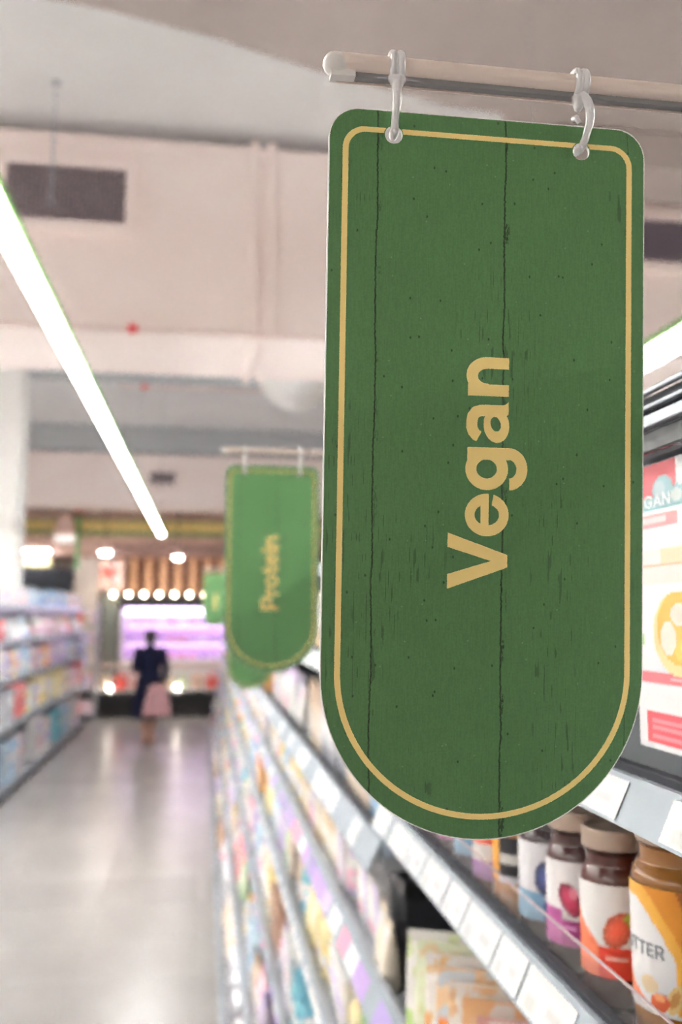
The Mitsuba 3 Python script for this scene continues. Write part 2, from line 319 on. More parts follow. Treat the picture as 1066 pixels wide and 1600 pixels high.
def rail_x(label, x0, x1, y, z, s=1.):
    """horizontal sign rail with a recess under the round tube and an end cap; z = top"""
    k = thing('sign_rail', label, 'rail')
    prof = Point(0, 0).buffer(5.9, 12)
    def ext(poly, a, b):
        m = extrude(poly, b - a); V = m.vertices.copy(); m.vertices = np.stack([a + V[:, 2], y + V[:, 0] * .001 * s, z + (V[:, 1] - 5.9) * .001 * s], 1); m.fix_normals(); return m
    add(k, 'tube', ext(prof, x0 + .006 * s, x1), 'm_rail', smooth=40)
    add(k, 'channel', ext(sbox(-2.2, -8.6, 3.2, -4.6), x0 + .008 * s, x1), 'm_recess', label='grey recessed channel')
    add(k, 'lip', ext(sbox(2.2, -9.6, 3.4, -8.6), x0 + .008 * s, x1), 'm_rail')
    sp = [m3.Manifold.sphere(.0066 * s, 32).translate([x0 + .0066 * s, y, z - .0066 * s]), m3.Manifold.sphere(.0066 * s, 32).translate([x0 + .0085 * s, y, z - .0068 * s])]
    c = m3.Manifold.batch_hull(sp) + m3.Manifold.cube([.0135 * s, .0076 * s, .0040 * s]).translate([x0 + .0042 * s, y - .0036 * s, z - .0150 * s])
    add(k, 'end_cap', c, 'm_cap', smooth=40, label='white rounded end cap')
    add(k, 'post', tube([[x1 - .006, y, z - .006], [x1 - .006, y, z - .09], [x1 - .006, y, 1.9365 if x0 > .05 else 1.9355]], .006), 'm_metal', smooth=True)
    return k

M1 = make_frame(R1, P1, .001 * S)
printed_wood('m_wood_print', M1, 1.0, (88, 131, 82), (72, 112, 69))
sign("large green wood-print sign reading 'Vegan' hanging sharp in the foreground", M1, 'm_wood_print', [(c, g.buffer(.35, join_style=2)) for c, g in word('Vegan', 59, 15, [-1.4, 3.2, 4.1, 4.3, 0])])
RY = float(w2(M1, 0, 382, 0)[1]) + .0004
RZ = H + .397 * S
rail_x("pale beige sign rail with white end cap above the 'Vegan' sign", .0592, .52, RY, RZ, 1.0)
def hook(label, x, flip, hx):
    k = thing('sign_hook', label, 'hook')
    z = RZ - .0064
    ring = []
    for dx in (-.0022, .0022):
        t = np.linspace(math.radians(-75), math.radians(255), 30)
        ring.append(tube(np.stack([np.full_like(t, x + dx), RY + .0078 * np.cos(t), z + .0079 * np.sin(t)], 1), .0021, 10))
    t = np.linspace(math.radians(-75), math.radians(255), 30)
    clip = ring + [tube(np.stack([np.full_like(t, x), RY + .0074 * np.cos(t), z + .0075 * np.sin(t)], 1), .0015, 10)]
    for i, c in enumerate(clip): add(k, 'clip_band', c, 'm_clear', smooth=True)
    for sgn in (-1, 1):
        w = Polygon([(0, 0), (sgn * .0095, .0045), (sgn * .0095, .0055), (0, .0062)]); g = trimesh.creation.extrude_polygon(w, .0012, engine='earcut')
        V = g.vertices.copy(); g.vertices = np.stack([x + sgn * .0030 + V[:, 0], RY - .0052 + V[:, 2], z - .0145 + V[:, 1]], 1); g.fix_normals(); add(k, 'wing', g, 'm_wing')
    hp = w2(M1, hx[0], hx[1] + 1.2, 0)
    fr = RY - .0052
    if not flip:
        path = spline([[x, fr + .002, z - .0072], [x - .0005, fr - .0016, z - .016], [x - .0008, fr - .0022, z - .026], [hp[0] - .0002, hp[1] - .0042, hp[2] + .006], [hp[0], hp[1] - .0022, hp[2] + .0012], [hp[0] + .0003, hp[1] + .003, hp[2] - .0002], [hp[0] + .0004, hp[1] + .0062, hp[2] + .004]], 40)
        add(k, 'collar', m3.Manifold.batch_hull([m3.Manifold.sphere(.0028, 16).translate([x + a, fr + .0008, z - .0085 + b]) for a, b in ((-.0024, 0), (.0024, 0), (0, -.0042))]), 'm_clear', smooth=40)
    else:
        path = spline([[x, fr + .002, z - .0072], [x + .0022, fr - .0018, z - .013], [x + .0034, fr - .0024, z - .022], [hp[0] + .0016, hp[1] - .0044, hp[2] + .0075], [hp[0] - .0003, hp[1] - .0026, hp[2] + .0014], [hp[0] - .0016, hp[1] + .003, hp[2]], [hp[0] - .0014, hp[1] + .0062, hp[2] + .004]], 40)
        add(k, 'collar', m3.Manifold.batch_hull([m3.Manifold.sphere(.0024, 16).translate([x + a, fr + .0008, z - .0095 + b]) for a, b in ((-.0038, -.001), (.001, 0), (-.0024, -.0062))]), 'm_clear', smooth=40)
        add(k, 'peg', tube([[x - .0044, fr + .003, z - .0215], [x - .0040, fr + .0, z - .0222], [x - .0024, fr - .001, z - .026]], [.0016, .0018, .0013], 10), 'm_clear', smooth=True)
    n = len(path)
    add(k, 'link', tube(path, np.interp(np.arange(n), [0, n * .3, n * .62, n * .8, n - 1], [.0027, .0026, .0021, .0024, .0018]), 14), 'm_clear', smooth=True)
    tip = w2(M1, hx[0] - (0 if not flip else 3.), hx[1] + .6, 3.6)
    add(k, 'knob', m3.Manifold.sphere(.0022, 24).scale([1, .9, 1.1]).translate(tip.tolist()), 'm_clear', smooth=True)
hook("clear plastic hook holding the left corner of the 'Vegan' sign", .1, False, HOLES[0])
hook("clear plastic hook holding the right corner of the 'Vegan' sign", .2075, True, HOLES[1])
# second sign
I3 = np.eye(3)
M2 = make_frame(I3, np.array([.166 * S, 2.23 * S, H + (1.78 - H) * S]), .001 * S)
printed_wood('m_wood_print_b', M2, 5.0, (88, 131, 82), (72, 112, 69))
sign("blurred green sign reading 'Protein' hanging left of the near sign", M2, 'm_wood_print_b', [(c, g.buffer(.9)) for c, g in word('Protein', 36, 16, [3, 1, 2, 2, 3.5, 4, 0], 1.04)])
def far_rail(label, M, x1, dz):
    p = w2(M, -132, 397, 0); rail_x(label, float(p[0]), x1, float(p[1]), float(p[2]) + dz, 1.0)
    for i, hx in enumerate(HOLES):
        h = w2(M, hx[0], hx[1], 0)
        k = thing('sign_hook', f"pale hook on the {'left' if i == 0 else 'right'} corner of {label[label.index('above') + 6:]}", 'hook')
        add(k, 'link', tube(spline([[h[0], h[1] - .007, p[2] + dz - .01], [h[0], h[1] - .008, h[2] + .012], [h[0], h[1] - .004, h[2] + .0019], [h[0], h[1] + .006, h[2] + .0019]], 16), .0034, 10), 'm_white', smooth=True)
        t = np.linspace(0, 2 * math.pi, 21)
        add(k, 'clip_band', tube(np.stack([np.full_like(t, h[0]), h[1] + .0082 * np.cos(t), p[2] + dz - .0066 + .0082 * np.sin(t)], 1), .0024, 8), 'm_white', smooth=True)
far_rail("white sign rail above the 'Protein' sign", M2, .52, .035)
M3 = make_frame(I3, np.array([.086, 6.75, 1.815]), .001 * S)
printed_wood('m_wood_print_c', M3, 9.0, (88, 131, 82), (72, 112, 69))
def strokes(v0, n):
    return [('s', sbox(-22 if i % 3 == 0 else -10, v0 + i * 26, 14, v0 + i * 26 + 19).buffer(3)) for i in range(n)]
sign("small distant green sign with a yellow word, peeping out left of 'Protein'", M3, 'm_wood_print_c', strokes(50, 6))
far_rail('white sign rail above the distant small green sign', M3, .5, .035)
M4 = make_frame(I3, np.array([.185, 3.6, 1.607]), .001 * S)
printed_wood('m_wood_print_d', M4, 13.0, (88, 131, 82), (72, 112, 69))
sign("low green sign whose rounded foot shows below the 'Protein' sign", M4, 'm_wood_print_d', strokes(90, 5))
far_rail("white sign rail above the low green sign behind 'Protein'", M4, .5, .035)

# ------------------------------------------------------------------ shelving, price rails, cards
def card(parent, xa, za, xc, zc, y, w, col, kind, sd):
    def f(u, v):
        return np.stack([xa + (xc - xa) * v - sd * .0012, y + sd * (w / 2 - u * w), za + (zc - za) * v], 1)
    m, u, v = grid(f, 14, 8)
    c = np.tile(np.array(col, float), (len(u), 1))
    if kind == 0:
        d = ((u > .12) & (u < .34) & (v > .12) & (v < .42)) | ((u > .52) & (u < .84) & (v > .3) & (v < .62))
        c[d] = c[d] * .93
        c[(v > .8) & (u > .1) & (u < .8)] *= .97
    m = m if kind != 9 else m
    add(parent, 'price_card', m, 'm_print', c)
def bay(label, y0, y1, levels, xb, side=1, cards=True, cardcols=None, kick=None):
    """one bay of shelving. levels: (top z, front x, rail z0, rail z1). side +1: faces -x, -1: faces +x"""
    k = thing('shelving_unit', label, 'shelves')
    s = side
    def bx(xa, xc, ya, yc, za, zc, c=0.): return box(min(xa, xc), max(xa, xc), ya, yc, za, zc, c)
    zt = levels[0][0]
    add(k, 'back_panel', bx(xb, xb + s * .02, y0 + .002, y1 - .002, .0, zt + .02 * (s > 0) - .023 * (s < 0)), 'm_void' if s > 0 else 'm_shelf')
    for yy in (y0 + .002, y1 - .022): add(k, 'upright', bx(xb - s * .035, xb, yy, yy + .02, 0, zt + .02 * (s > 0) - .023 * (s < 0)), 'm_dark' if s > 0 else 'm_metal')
    for i, (z, xf, r0, r1) in enumerate(levels):
        sh = add(k, 'shelf', bx(xf + s * .006, xb, y0 + .003, y1 - .003, z - .022, z, .002), 'm_shelf')
        xlo, zlo = xf, r0
        if s > 0 and i > 0:      # the price rails lean back: foot towards the aisle
            q = xf / (H - r0); zlo = (q * H + .48 * r1 - xf) / (q + .48); xlo = q * (H - zlo)
        rm = extrude(Polygon([(xlo, zlo), (xf, r1), (xf + s * .0055, r1), (xlo + s * .0055, zlo)]), y1 - y0 - .012)
        V = rm.vertices.copy(); rm.vertices = np.stack([V[:, 0], y0 + .006 + V[:, 2], V[:, 1]], 1); rm.fix_normals(); add(sh, 'price_rail', rm, 'm_strip')
        add(sh, 'rail_lip', bx(xf + s * .0055, xf + s * .016, y0 + .006, y1 - .006, r1 - .004, r1 + .006, .001), 'm_dark' if i < 3 else 'm_shelf')
        if cards and r1 - r0 > .03 and i > 0:
            yy = y0 + .02 + rng.random() * .03
            while yy < y1 - .1:
                w = rng.choice([.07, .085, .1])
                cc = (cardcols or {}).get(i)
                col = rng.choice(cc) if cc else rng.choice([(236, 237, 240), (230, 232, 236), (238, 238, 238), (222, 227, 233)])
                if rng.random() < (1. if i != 2 or y0 < 1 else .4): card(sh, xlo + (xf - xlo) * .08, zlo + (r1 - zlo) * .08, xlo + (xf - xlo) * .9, zlo + (r1 - zlo) * .9, yy + w / 2, w, col, 0 if not cc else 9, s)
                yy += w + (rng.choice([.06, .08]) if i == 1 else rng.choice([.005, .006, .008, .03])) if y0 < 1 else w + rng.choice([.006, .03] if y0 < 3 else [.05, .1, .2])
    if kick is not None:
        add(k, 'kick_plate', bx(kick, kick + s * .02, y0 + .002, y1 - .002, -.001, levels[-1][2] if levels else .1), 'm_dark')
    return k
PURP = [(196, 170, 224), (244, 244, 248), (238, 172, 198), (176, 158, 212), (242, 242, 246), (214, 198, 232)]
LEV1 = [(1.9362, .31, 1.9265, 1.9268), (1.688, .296, 1.652, 1.690), (1.475, .297, 1.437, 1.499), (1.195, .29, 1.11, 1.212), (.925, .268, .895, .948), (.66, .23, .632, .675), (.40, .17, .374, .415), (.13, .10, .108, .145)]
LEV2 = [(1.935, .296, 1.905, 1.935), (1.70, .296, 1.66, 1.712), (1.405, .296, 1.344, 1.431), (1.18, .29, 1.11, 1.203), (.925, .268, .895, .948), (.66, .23, .632, .675), (.40, .17, .374, .415), (.13, .10, .108, .145)]
XB = .78
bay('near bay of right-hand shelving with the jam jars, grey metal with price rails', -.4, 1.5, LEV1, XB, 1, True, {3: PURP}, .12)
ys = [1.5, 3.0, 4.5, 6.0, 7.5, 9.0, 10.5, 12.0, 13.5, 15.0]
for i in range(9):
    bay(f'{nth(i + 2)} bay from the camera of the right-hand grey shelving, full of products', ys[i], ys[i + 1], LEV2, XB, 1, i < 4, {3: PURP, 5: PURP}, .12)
# metal rails of the canopy over the big white carton
k = thing('canopy_rail', 'dark canopy with pale metal rails above the white pancake mix carton', 'shelf rail')
add(k, 'body', box(.300, .5, -.38, 1.49, 1.9365, 1.9505, .001), 'm_dark')
for z0, z1, dx in ((1.9512, 1.9545, 0), (1.9395, 1.9425, -.002), (1.9265, 1.9345, -.004)): add(k, 'rail', box(.295 + dx, .2995 + dx * .3, -.38, 1.49, z0, z1, .0006), 'm_metal')
add(k, 'underside_shade', box(.2985, .304, -.38, 1.49, 1.912, 1.926, .001), 'm_black')  # black strip for the canopy underside, with the shade below put into its colour

# clear guard along the front of the jar shelf
k = thing('shelf_guard', 'clear plastic guard along the front of the jam jar shelf', 'guard')
add(k, 'sheet', box(.308, .3105, -.36, 1.46, 1.476, 1.534), 'm_guard')
add(k, 'edge', box(.3078, .3107, -.36, 1.46, 1.5341, 1.5355, .0004), 'm_print', (196, 178, 182), label='pale top edge')
add(k, 'channel', box(.3055, .3135, -.36, 1.46, 1.4752, 1.496, .001), 'm_dark', label='dark holding channel')

# ------------------------------------------------------------------ jars on the near shelf
def band(r, z0, z1, th0, th1, nu, nv):
    def f(u, v):
        t = th0 + (th1 - th0) * u
        return np.stack([r * np.cos(t), r * np.sin(t), z0 + (z1 - z0) * v], 1)
    return grid(f, nu, nv)
def colr(u, col): return np.tile(np.array(col, float), (len(u), 1))
def el(u, v, cu, cv, ru, rv, rot=0.):
    c, s = math.cos(rot), math.sin(rot); du, dv = u - cu, v - cv
    return ((du * c + dv * s) / ru) ** 2 + ((-du * s + dv * c) / rv) ** 2
def fruit_label(kind):
    def strawberry(u, v):
        c = colr(u, (244, 243, 242))
        c[(v < .34)] = (240, 78, 58)
        c[(u < .36) & (v < .55 - (u - .2) * 1.2)] = (255, 140, 100)
        e = el(u, v, .52, .52, .105, .2, -.25); body = (e < 1) & (v > .3)
        sh = np.clip(1 - .35 * (e[body]), .55, 1)[:, None]
        c[body] = np.array((240, 96, 66)) * sh + 18
        seeds = body & (np.sin(u * 150) * np.sin(v * 60) > .75); c[seeds] = (250, 150, 110)
        lf = (el(u, v, .625, .6, .03, .1, .35) < 1) | (el(u, v, .605, .66, .035, .05, -.3) < 1); c[lf] = (196, 200, 84)
        c[(v > .2) & (v < .25) & (u > .42) & (u < .6)] = (255, 190, 175)
        return c
    def cherry(u, v):
        c = colr(u, (244, 243, 244)); c[v < .3] = (170, 66, 138); c[(v < .42) & (u < .42)] = (196, 96, 168)
        e = el(u, v, .5, .55, .095, .2, .25); b = e < 1; c[b] = np.array((196, 66, 100)) * np.clip(1.1 - .5 * e[b], .55, 1.1)[:, None]
        c[el(u, v, .53, .63, .04, .07) < 1] = (236, 140, 160); c[(v > .2) & (v < .25) & (u > .4) & (u < .55)] = (224, 160, 208)
        return c
    def blueberry(u, v):
        c = colr(u, (240, 241, 246)); c[v < .26] = (14, 92, 140); c[(v < .36) & (u < .5)] = (130, 176, 206)
        e = el(u, v, .52, .55, .12, .22); b = e < 1; c[b] = np.array((84, 96, 146)) * np.clip(1.15 - .6 * e[b], .5, 1.15)[:, None]
        c[el(u, v, .55, .66, .05, .06) < 1] = (150, 160, 196); return c
    def mixed(u, v):
        c = colr(u, (246, 240, 238)); c[v > .62] = (232, 120, 96); c[el(u, v, .55, .75, .06, .12) < 1] = (240, 214, 160); c[v < .32] = (178, 110, 190); return c
    def black_amber(u, v):
        c = colr(u, (40, 40, 44)); c[v < .14] = (230, 232, 236); c[(v > .4) & (v < .62) & (u > .3) & (u < .7)] = (214, 212, 206); c[(u < .3) | (u > .72)] = (236, 170, 70); return c
    return dict(strawberry=strawberry, cherry=cherry, blueberry=blueberry, mixed=mixed, black_amber=black_amber)[kind]
def jam_jar(label, x, y, kind, jam, z=1.4755, h=.145, r=.030, group=None, lz=(.028, .102), face=None):
    k = thing('jam_jar', label, 'jar', group)
    tw = move(x, y, z)
    prof = [[0, 0], [r * .8, 0], [r * .95, .003], [r, .010], [r, h * .70], [r * .985, h * .735], [r * .9, h * .775], [r * .84, h * .80], [r * .84, h * .83], [r * .87, h * .84], [r * .87, h * .9], [0, h * .9]]
    add(k, 'glass', lathe(prof, 40), 'm_glass', smooth=40, to_world=tw)
    inner = [[0, .004], [r * .86, .0042], [r * .945, .011], [r * .945, h * .69], [r * .92, h * .73], [r * .83, h * .775], [r * .78, h * .8], [r * .78, h * .85], [0, h * .85]]
    add(k, 'contents', lathe(inner, 32), 'm_gloss', jam, smooth=40, to_world=tw)
    lr = r * .93
    lid = lathe([[0, h * .885], [lr * .97, h * .885], [lr, h * .89], [lr, h * .985], [lr * .96, h], [lr * .84, h], [lr * .8, h * .988], [0, h * .988]], 40)
    add(k, 'lid', lid, 'm_lid', smooth=35, to_world=tw)
    f0 = math.atan2(-y, -x) if face is None else face
    m, u, v = band(r * 1.012, lz[0], lz[1], f0 - 1.75, f0 + 1.75, 70, 44)
    lb = add(k, 'label', m, 'm_print', fruit_label(kind)(u, v), smooth=True, label='paper label', to_world=tw)
    return k
JG = 'jam jars on the near shelf'
jam_jar('dark jam jar with a red strawberry on its white label, right of the cherry jar', .3560, .760, 'strawberry', (74, 26, 20), group=JG, face=math.atan2(-.76, -.356) - .05)
jam_jar('dark jam jar with a cherry and purple band on its white label', .3535, .832, 'cherry', (58, 18, 22), group=JG, face=math.atan2(-.83, -.35) - .28)
jam_jar('jam jar with a blueberry and blue band on its label, left of cherry jar', .3520, .903, 'blueberry', (40, 18, 30), group=JG, face=math.atan2(-.9, -.35) - .15)
jam_jar('amber jar with a black label, between the blueberry jar and the purple-red jar', .3525, .985, 'black_amber', (206, 146, 92), h=.118, r=.031, group=JG, lz=(.040, .088), face=math.atan2(-.98, -.35) - .15)
jam_jar('small jar with red and purple label, farthest jar showing under the near sign', .3525, 1.065, 'mixed', (120, 70, 60), h=.112, group=JG, lz=(.02, .085), face=math.atan2(-1.06, -.35))
jam_jar('small bluish jar partly behind the sign foot, beyond the red and purple jar', .3525, 1.145, 'blueberry', (66, 60, 90), h=.118, group=JG)
for i in range(3): jam_jar(f'jam jar hidden behind the near sign, {nth(i + 1)} past the bluish jar', .3525, 1.225 + .08 * i, 'cherry', (66, 30, 40), h=.13, group=JG)
# peanut butter jar
def pb_label(u, v):
    c = colr(u, (228, 148, 52))
    c[(v > .35) & (u > .46 + (1 - v) * .28)] = (178, 106, 46)
    rim = (v < 1.04 - np.clip(u - .14, 0, 1) ** 1.7 * 3.0) & (u < .51); arch = (v < .90 - np.clip(u - .12, 0, 1) ** 1.7 * 3.0) & (u < .445)
    c[rim] = (244, 184, 78); c[arch] = (242, 242, 243)
    c[el(u, v, .44, .15, .05, .12, -.3) < 1] = (236, 204, 140); c[el(u, v, .435, .15, .025, .075, -.3) < 1] = (206, 150, 84)
    c[el(u, v, .335, .10, .065, .08, -.4) < 1] = (216, 100, 64); c[el(u, v, .335, .14, .04, .035, -.4) < 1] = (246, 172, 118)
    c[el(u, v, .26, .22, .07, .07) < 1] = (246, 226, 190); c[(v < .25 - u * .7) & (u < .3) & (v > .1 - u * .2)] = (246, 150, 110)
    c[v < .025] = (238, 236, 234)
    return c
k = thing('peanut_butter_jar', 'large peanut butter jar with white and orange label at the right edge', 'jar')
px_, py_, pr, ph = .372, .678, .0385, .174
tw = move(px_, py_, 1.4755)
add(k, 'glass', lathe([[0, 0], [pr * .85, 0], [pr * .97, .004], [pr, .014], [pr, ph * .715], [pr * .97, ph * .745], [pr * .88, ph * .775], [pr * .83, ph * .79], [pr * .83, ph * .82], [pr * .86, ph * .83], [pr * .83, ph * .9], [0, ph * .9]], 48), 'm_glass', smooth=40, to_world=tw)
add(k, 'contents', lathe([[0, .004], [pr * .9, .0045], [pr * .955, .014], [pr * .955, ph * .71], [pr * .92, ph * .74], [pr * .82, ph * .775], [pr * .78, ph * .79], [pr * .78, ph * .85], [0, ph * .85]], 40), 'm_gloss', (150, 98, 40), smooth=40, to_world=tw)
add(k, 'lid', lathe([[0, ph * .87], [pr * .86, ph * .87], [pr * .88, ph * .88], [pr * .88, ph * .98], [pr * .85, ph], [0, ph]], 48), 'm_lid', smooth=35, to_world=tw)
f0 = math.atan2(-py_, -px_)
m, u, v = band(pr * 1.012, .032, .122, f0 - 1.5, f0 + 1.5, 90, 50)
lb = add(k, 'label', m, 'm_print', pb_label(u, v), smooth=True, label='paper label with an arch and peanuts', to_world=tw)
def wrap_text(txt, hh, ang, zc, r):
    import meshkit
    m = meshkit.text_mesh(txt, hh, .0003, bold=True); V = m.vertices.copy(); w = V[:, 0].max()
    a = ang + (V[:, 0] - w / 2) / r; m.vertices = np.stack([(r + V[:, 2]) * np.cos(a), (r + V[:, 2]) * np.sin(a), zc + V[:, 1]], 1)
    m.fix_normals(); return m
add(lb, 'lettering', wrap_text('BUTTER', .0092, f0 - 1.0, .072, pr * 1.016), 'm_print', (120, 126, 132), to_world=tw)

# ------------------------------------------------------------------ big white carton under the canopy
k = thing('pancake_mix_carton', 'tall white carton with pancakes, red patches and teal logo at the right edge', 'carton')
cx0, cy0, cy1, cz0, cz1 = .313, .468, .620, 1.7085, 1.9085
add(k, 'body', box(cx0, cx0 + .06, cy0, cy1, cz0, cz1, .0012), 'm_print', (246, 246, 248))
def cf(u, v): return np.stack([np.full_like(u, cx0 - .0004), cy1 - .001 - u * (cy1 - cy0 - .002), cz0 + .001 + v * (cz1 - cz0 - .002)], 1)
m, u, v = grid(cf, 110, 130)
def pancake_print(u, v):
    c = colr(u, (247, 247, 250))
    c[(u > .08) & (u < .52) & (v > .02) & (v < .125)] = (232, 96, 108); c[(u > .12) & (u < .46) & ((np.abs(v - .095) < .008) | (np.abs(v - .07) < .008) | (np.abs(v - .045) < .008))] = (242, 150, 158)
    c[(v > .225) & (v < .262)] = (240, 130, 140); c[(v > .24) & (v < .247) & (u > .3) & (u < .5)] = (250, 200, 205)
    e = el(u, v, .40, .40, .235, .145); c[e < 1] = (250, 226, 170); c[el(u, v, .40, .42, .2, .125) < 1] = (246, 190, 84)
    c[el(u, v, .44, .40, .11, .1) < 1] = (252, 206, 110); c[el(u, v, .30, .385, .07, .06) < 1] = (250, 236, 220); c[el(u, v, .40, .465, .075, .038) < 1] = (250, 238, 222)
    fr = (u < .5) & (v > .57) & (v < .70); c[fr] = (250, 238, 232); ed = fr & ((v < .576) | (v > .694) | (np.abs(v - .635) < .004)); c[ed] = (238, 190, 160)
    c[(u > .26) & (u < .47) & (v > .64) & (v < .70)] = (250, 222, 190); c[(u > .46) & (u < .5) & (v > .57) & (v < .70)] = (248, 216, 190)
    c[(u < .42) & (v > .775) & (v < .82)] = (250, 160, 164); c[(u > .05) & (u < .32) & (v > .79) & (v < .808)] = (252, 214, 216)
    c[(u < .42) & (v > .865)] = (204, 86, 96)
    logo = (el(u, v, .30, .90, .095, .05) < 1) | (el(u, v, .43, .87, .1, .038) < 1) | ((u < .5) & (v > .835) & (v < .88)); c[logo] = (150, 186, 194)
    c[(el(u, v, .42, .872, .05, .022) < 1)] = (206, 214, 216); c[el(u, v, .27, .905, .05, .03) < 1] = (178, 196, 204)
    c[(u < .5) & (v > .835) & (v < .843)] = (112, 172, 178)
    c[(u < .075) & (np.abs(v - .375) < .02)] = (170, 212, 150)
    return c
fp = add(k, 'front_print', m, 'm_print', pancake_print(u, v), label='printed front')
import meshkit
m = meshkit.text_mesh('RGAN', .0085, .0003, bold=True); V = m.vertices.copy(); w = V[:, 0].max()
m.vertices = np.stack([cx0 - .0005 - V[:, 2], cy1 - .008 - V[:, 0] * 1.5, cz0 + .1685 + V[:, 1]], 1); m.fix_normals()
add(fp, 'lettering', m, 'm_print', (232, 240, 242))
k = thing('white_carton', 'plain white carton beside the pancake mix carton, towards the camera', 'carton')
add(k, 'body', box(.314, .375, .33, .464, 1.7085, 1.90, .0012), 'm_print', (243, 243, 246)); add(k, 'front_panel', box(.3134, .3142, .345, .45, 1.73, 1.85), 'm_print', (236, 232, 236))

# ------------------------------------------------------------------ ordinary products
NAMES = {}
def patt(u, v, cols, st):
    c = colr(u, cols[0]); a, b = cols[1], cols[2]
    if st == 0: c[v > .68] = a; c[el(u, v, .5, .36, .3, .22) < 1] = b
    elif st == 1: c[(v > .3) & (v < .6)] = a; c[(v > .72) & (u > .15) & (u < .85) & (v < .84)] = b
    elif st == 2: c[v < .3] = a; c[el(u, v, .5, .62, .32, .2) < 1] = b; 
    elif st == 3: c[u + v * .6 > .95] = a; c[(np.abs(v - .25) < .06) & (u < .7)] = b
    else: c[(v > .82) | (v < .1)] = a; c[(np.abs(v - .62) < .07) & (u > .1) & (u < .9)] = b; c[el(u, v, .5, .3, .24, .14) < 1] = a
    return c
def carton(w, d, h, cols, st, s):
    b = shape(box(-d / 2, d / 2, -w / 2, w / 2, 0, h, .0015), 'm_print', cols[0])
    m, u, v = grid(lambda u, v: np.stack([np.full_like(u, -s * (d / 2 + .0006)), s * (w / 2 - .002 - u * (w - .004)), .002 + v * (h - .004)], 1), 10, 14)
    return [('body', b), ('front_panel', shape(m, 'm_print', patt(u, v, cols, st)))]
def loft(secs, n=20):
    V, F = [], []
    for (z, a, b, e, oy) in secs:
        t = np.arange(n) * 2 * np.pi / n; c, s = np.cos(t), np.sin(t)
        V.append(np.stack([a * np.sign(c) * np.abs(c) ** e, oy + b * np.sign(s) * np.abs(s) ** e, np.full(n, z)], 1))
    V = np.vstack(V + [[[0, secs[0][4], secs[0][0]], [0, secs[-1][4], secs[-1][0]]]]); k = len(secs)
    for i in range(k - 1):
        for j in range(n): q = (i * n + j, i * n + (j + 1) % n, (i + 1) * n + (j + 1) % n, (i + 1) * n + j); F += [[q[0], q[1], q[2]], [q[0], q[2], q[3]]]
    for j in range(n): F += [[k * n, (j + 1) % n, j], [k * n + 1, (k - 1) * n + j, (k - 1) * n + (j + 1) % n]]
    return trimesh.Trimesh(V, F, process=False)
def pouch(w, d, h, cols, st, s):
    secs = [(0, d * .42, w * .44, .6, 0), (h * .04, d * .5, w * .48, .6, 0), (h * .3, d * .5, w * .5, .75, 0), (h * .6, d * .38, w * .5, .8, 0), (h * .82, d * .18, w * .49, .7, 0), (h * .9, d * .05, w * .485, .5, 0), (h, .0012, w * .48, .5, 0)]
    b = loft(secs); u, v = b.vertices[:, 1] / w + .5, b.vertices[:, 2] / h
    seal = box(-.0016, .0016, -w * .485, w * .485, h * .91, h * .998)
    return [('body', shape(b, 'm_gloss', patt(u, v, cols, st), True)), ('seal', shape(seal, 'm_gloss', cols[1]))]
def bottle(w, d, h, cols, st, s):
    r = w / 2
    b = lathe([[0, 0], [r * .9, 0], [r, .006], [r, h * .6], [r * .9, h * .7], [r * .5, h * .8], [r * .36, h * .86], [r * .36, h * .9], [0, h * .9]], 18)
    cp = lathe([[0, h * .88], [r * .45, h * .88], [r * .45, h * .99], [r * .4, h], [0, h]], 14)
    m, u, v = band(r * 1.02, h * .15, h * .5, 0, 2 * math.pi, 18, 6)
    return [('body', shape(b, 'm_gloss', cols[0], 40)), ('cap', shape(cp, 'm_gloss', cols[1], 40)), ('label', shape(m, 'm_print', patt(u * 2 % 1, v, (cols[2], cols[1], cols[0]), st), True))]
def jarp(w, d, h, cols, st, s):
    r = w / 2
    b = lathe([[0, 0], [r * .9, 0], [r, .006], [r, h * .72], [r * .86, h * .82], [0, h * .82]], 18)
    cp = lathe([[0, h * .82], [r * .9, h * .82], [r * .9, h * .98], [r * .85, h], [0, h]], 18)
    m, u, v = band(r * 1.02, h * .14, h * .62, 0, 2 * math.pi, 18, 6)
    return [('body', shape(b, 'm_gloss', cols[0], 40)), ('lid', shape(cp, 'm_gloss', cols[1], 40)), ('label', shape(m, 'm_print', patt(u * 2 % 1, v, (cols[2], cols[1], cols[0]), st), True))]
def pack(w, d, h, cols, st, s):
    r = min(w, d, h) * .16
    secs = [(0, d * .42, w * .45, .35, 0), (h * .05, d * .49, w * .49, .35, 0), (h * .5, d * .5, w * .5, .38, 0), (h * .93, d * .48, w * .49, .38, 0), (h, d * .4, w * .44, .4, 0)]
    b = loft(secs, 24)
    m, u, v = grid(lambda u, v: np.stack([np.full_like(u, -s * (d / 2 + .001)), s * (w * .42 - u * w * .84), h * .12 + v * h * .76], 1), 10, 10)
    return [('body', shape(b, 'm_gloss', cols[0], True)), ('front_panel', shape(m, 'm_print', patt(u, v, cols, st)))]
KIND = {'carton': (carton, 'carton', 'box'), 'pouch': (pouch, 'pouch', 'pouch'), 'bottle': (bottle, 'bottle', 'bottle'), 'jar': (jarp, 'grocery_jar', 'jar'), 'pack': (pack, 'wrapped_pack', 'pack')}
W_ = (236, 234, 233)
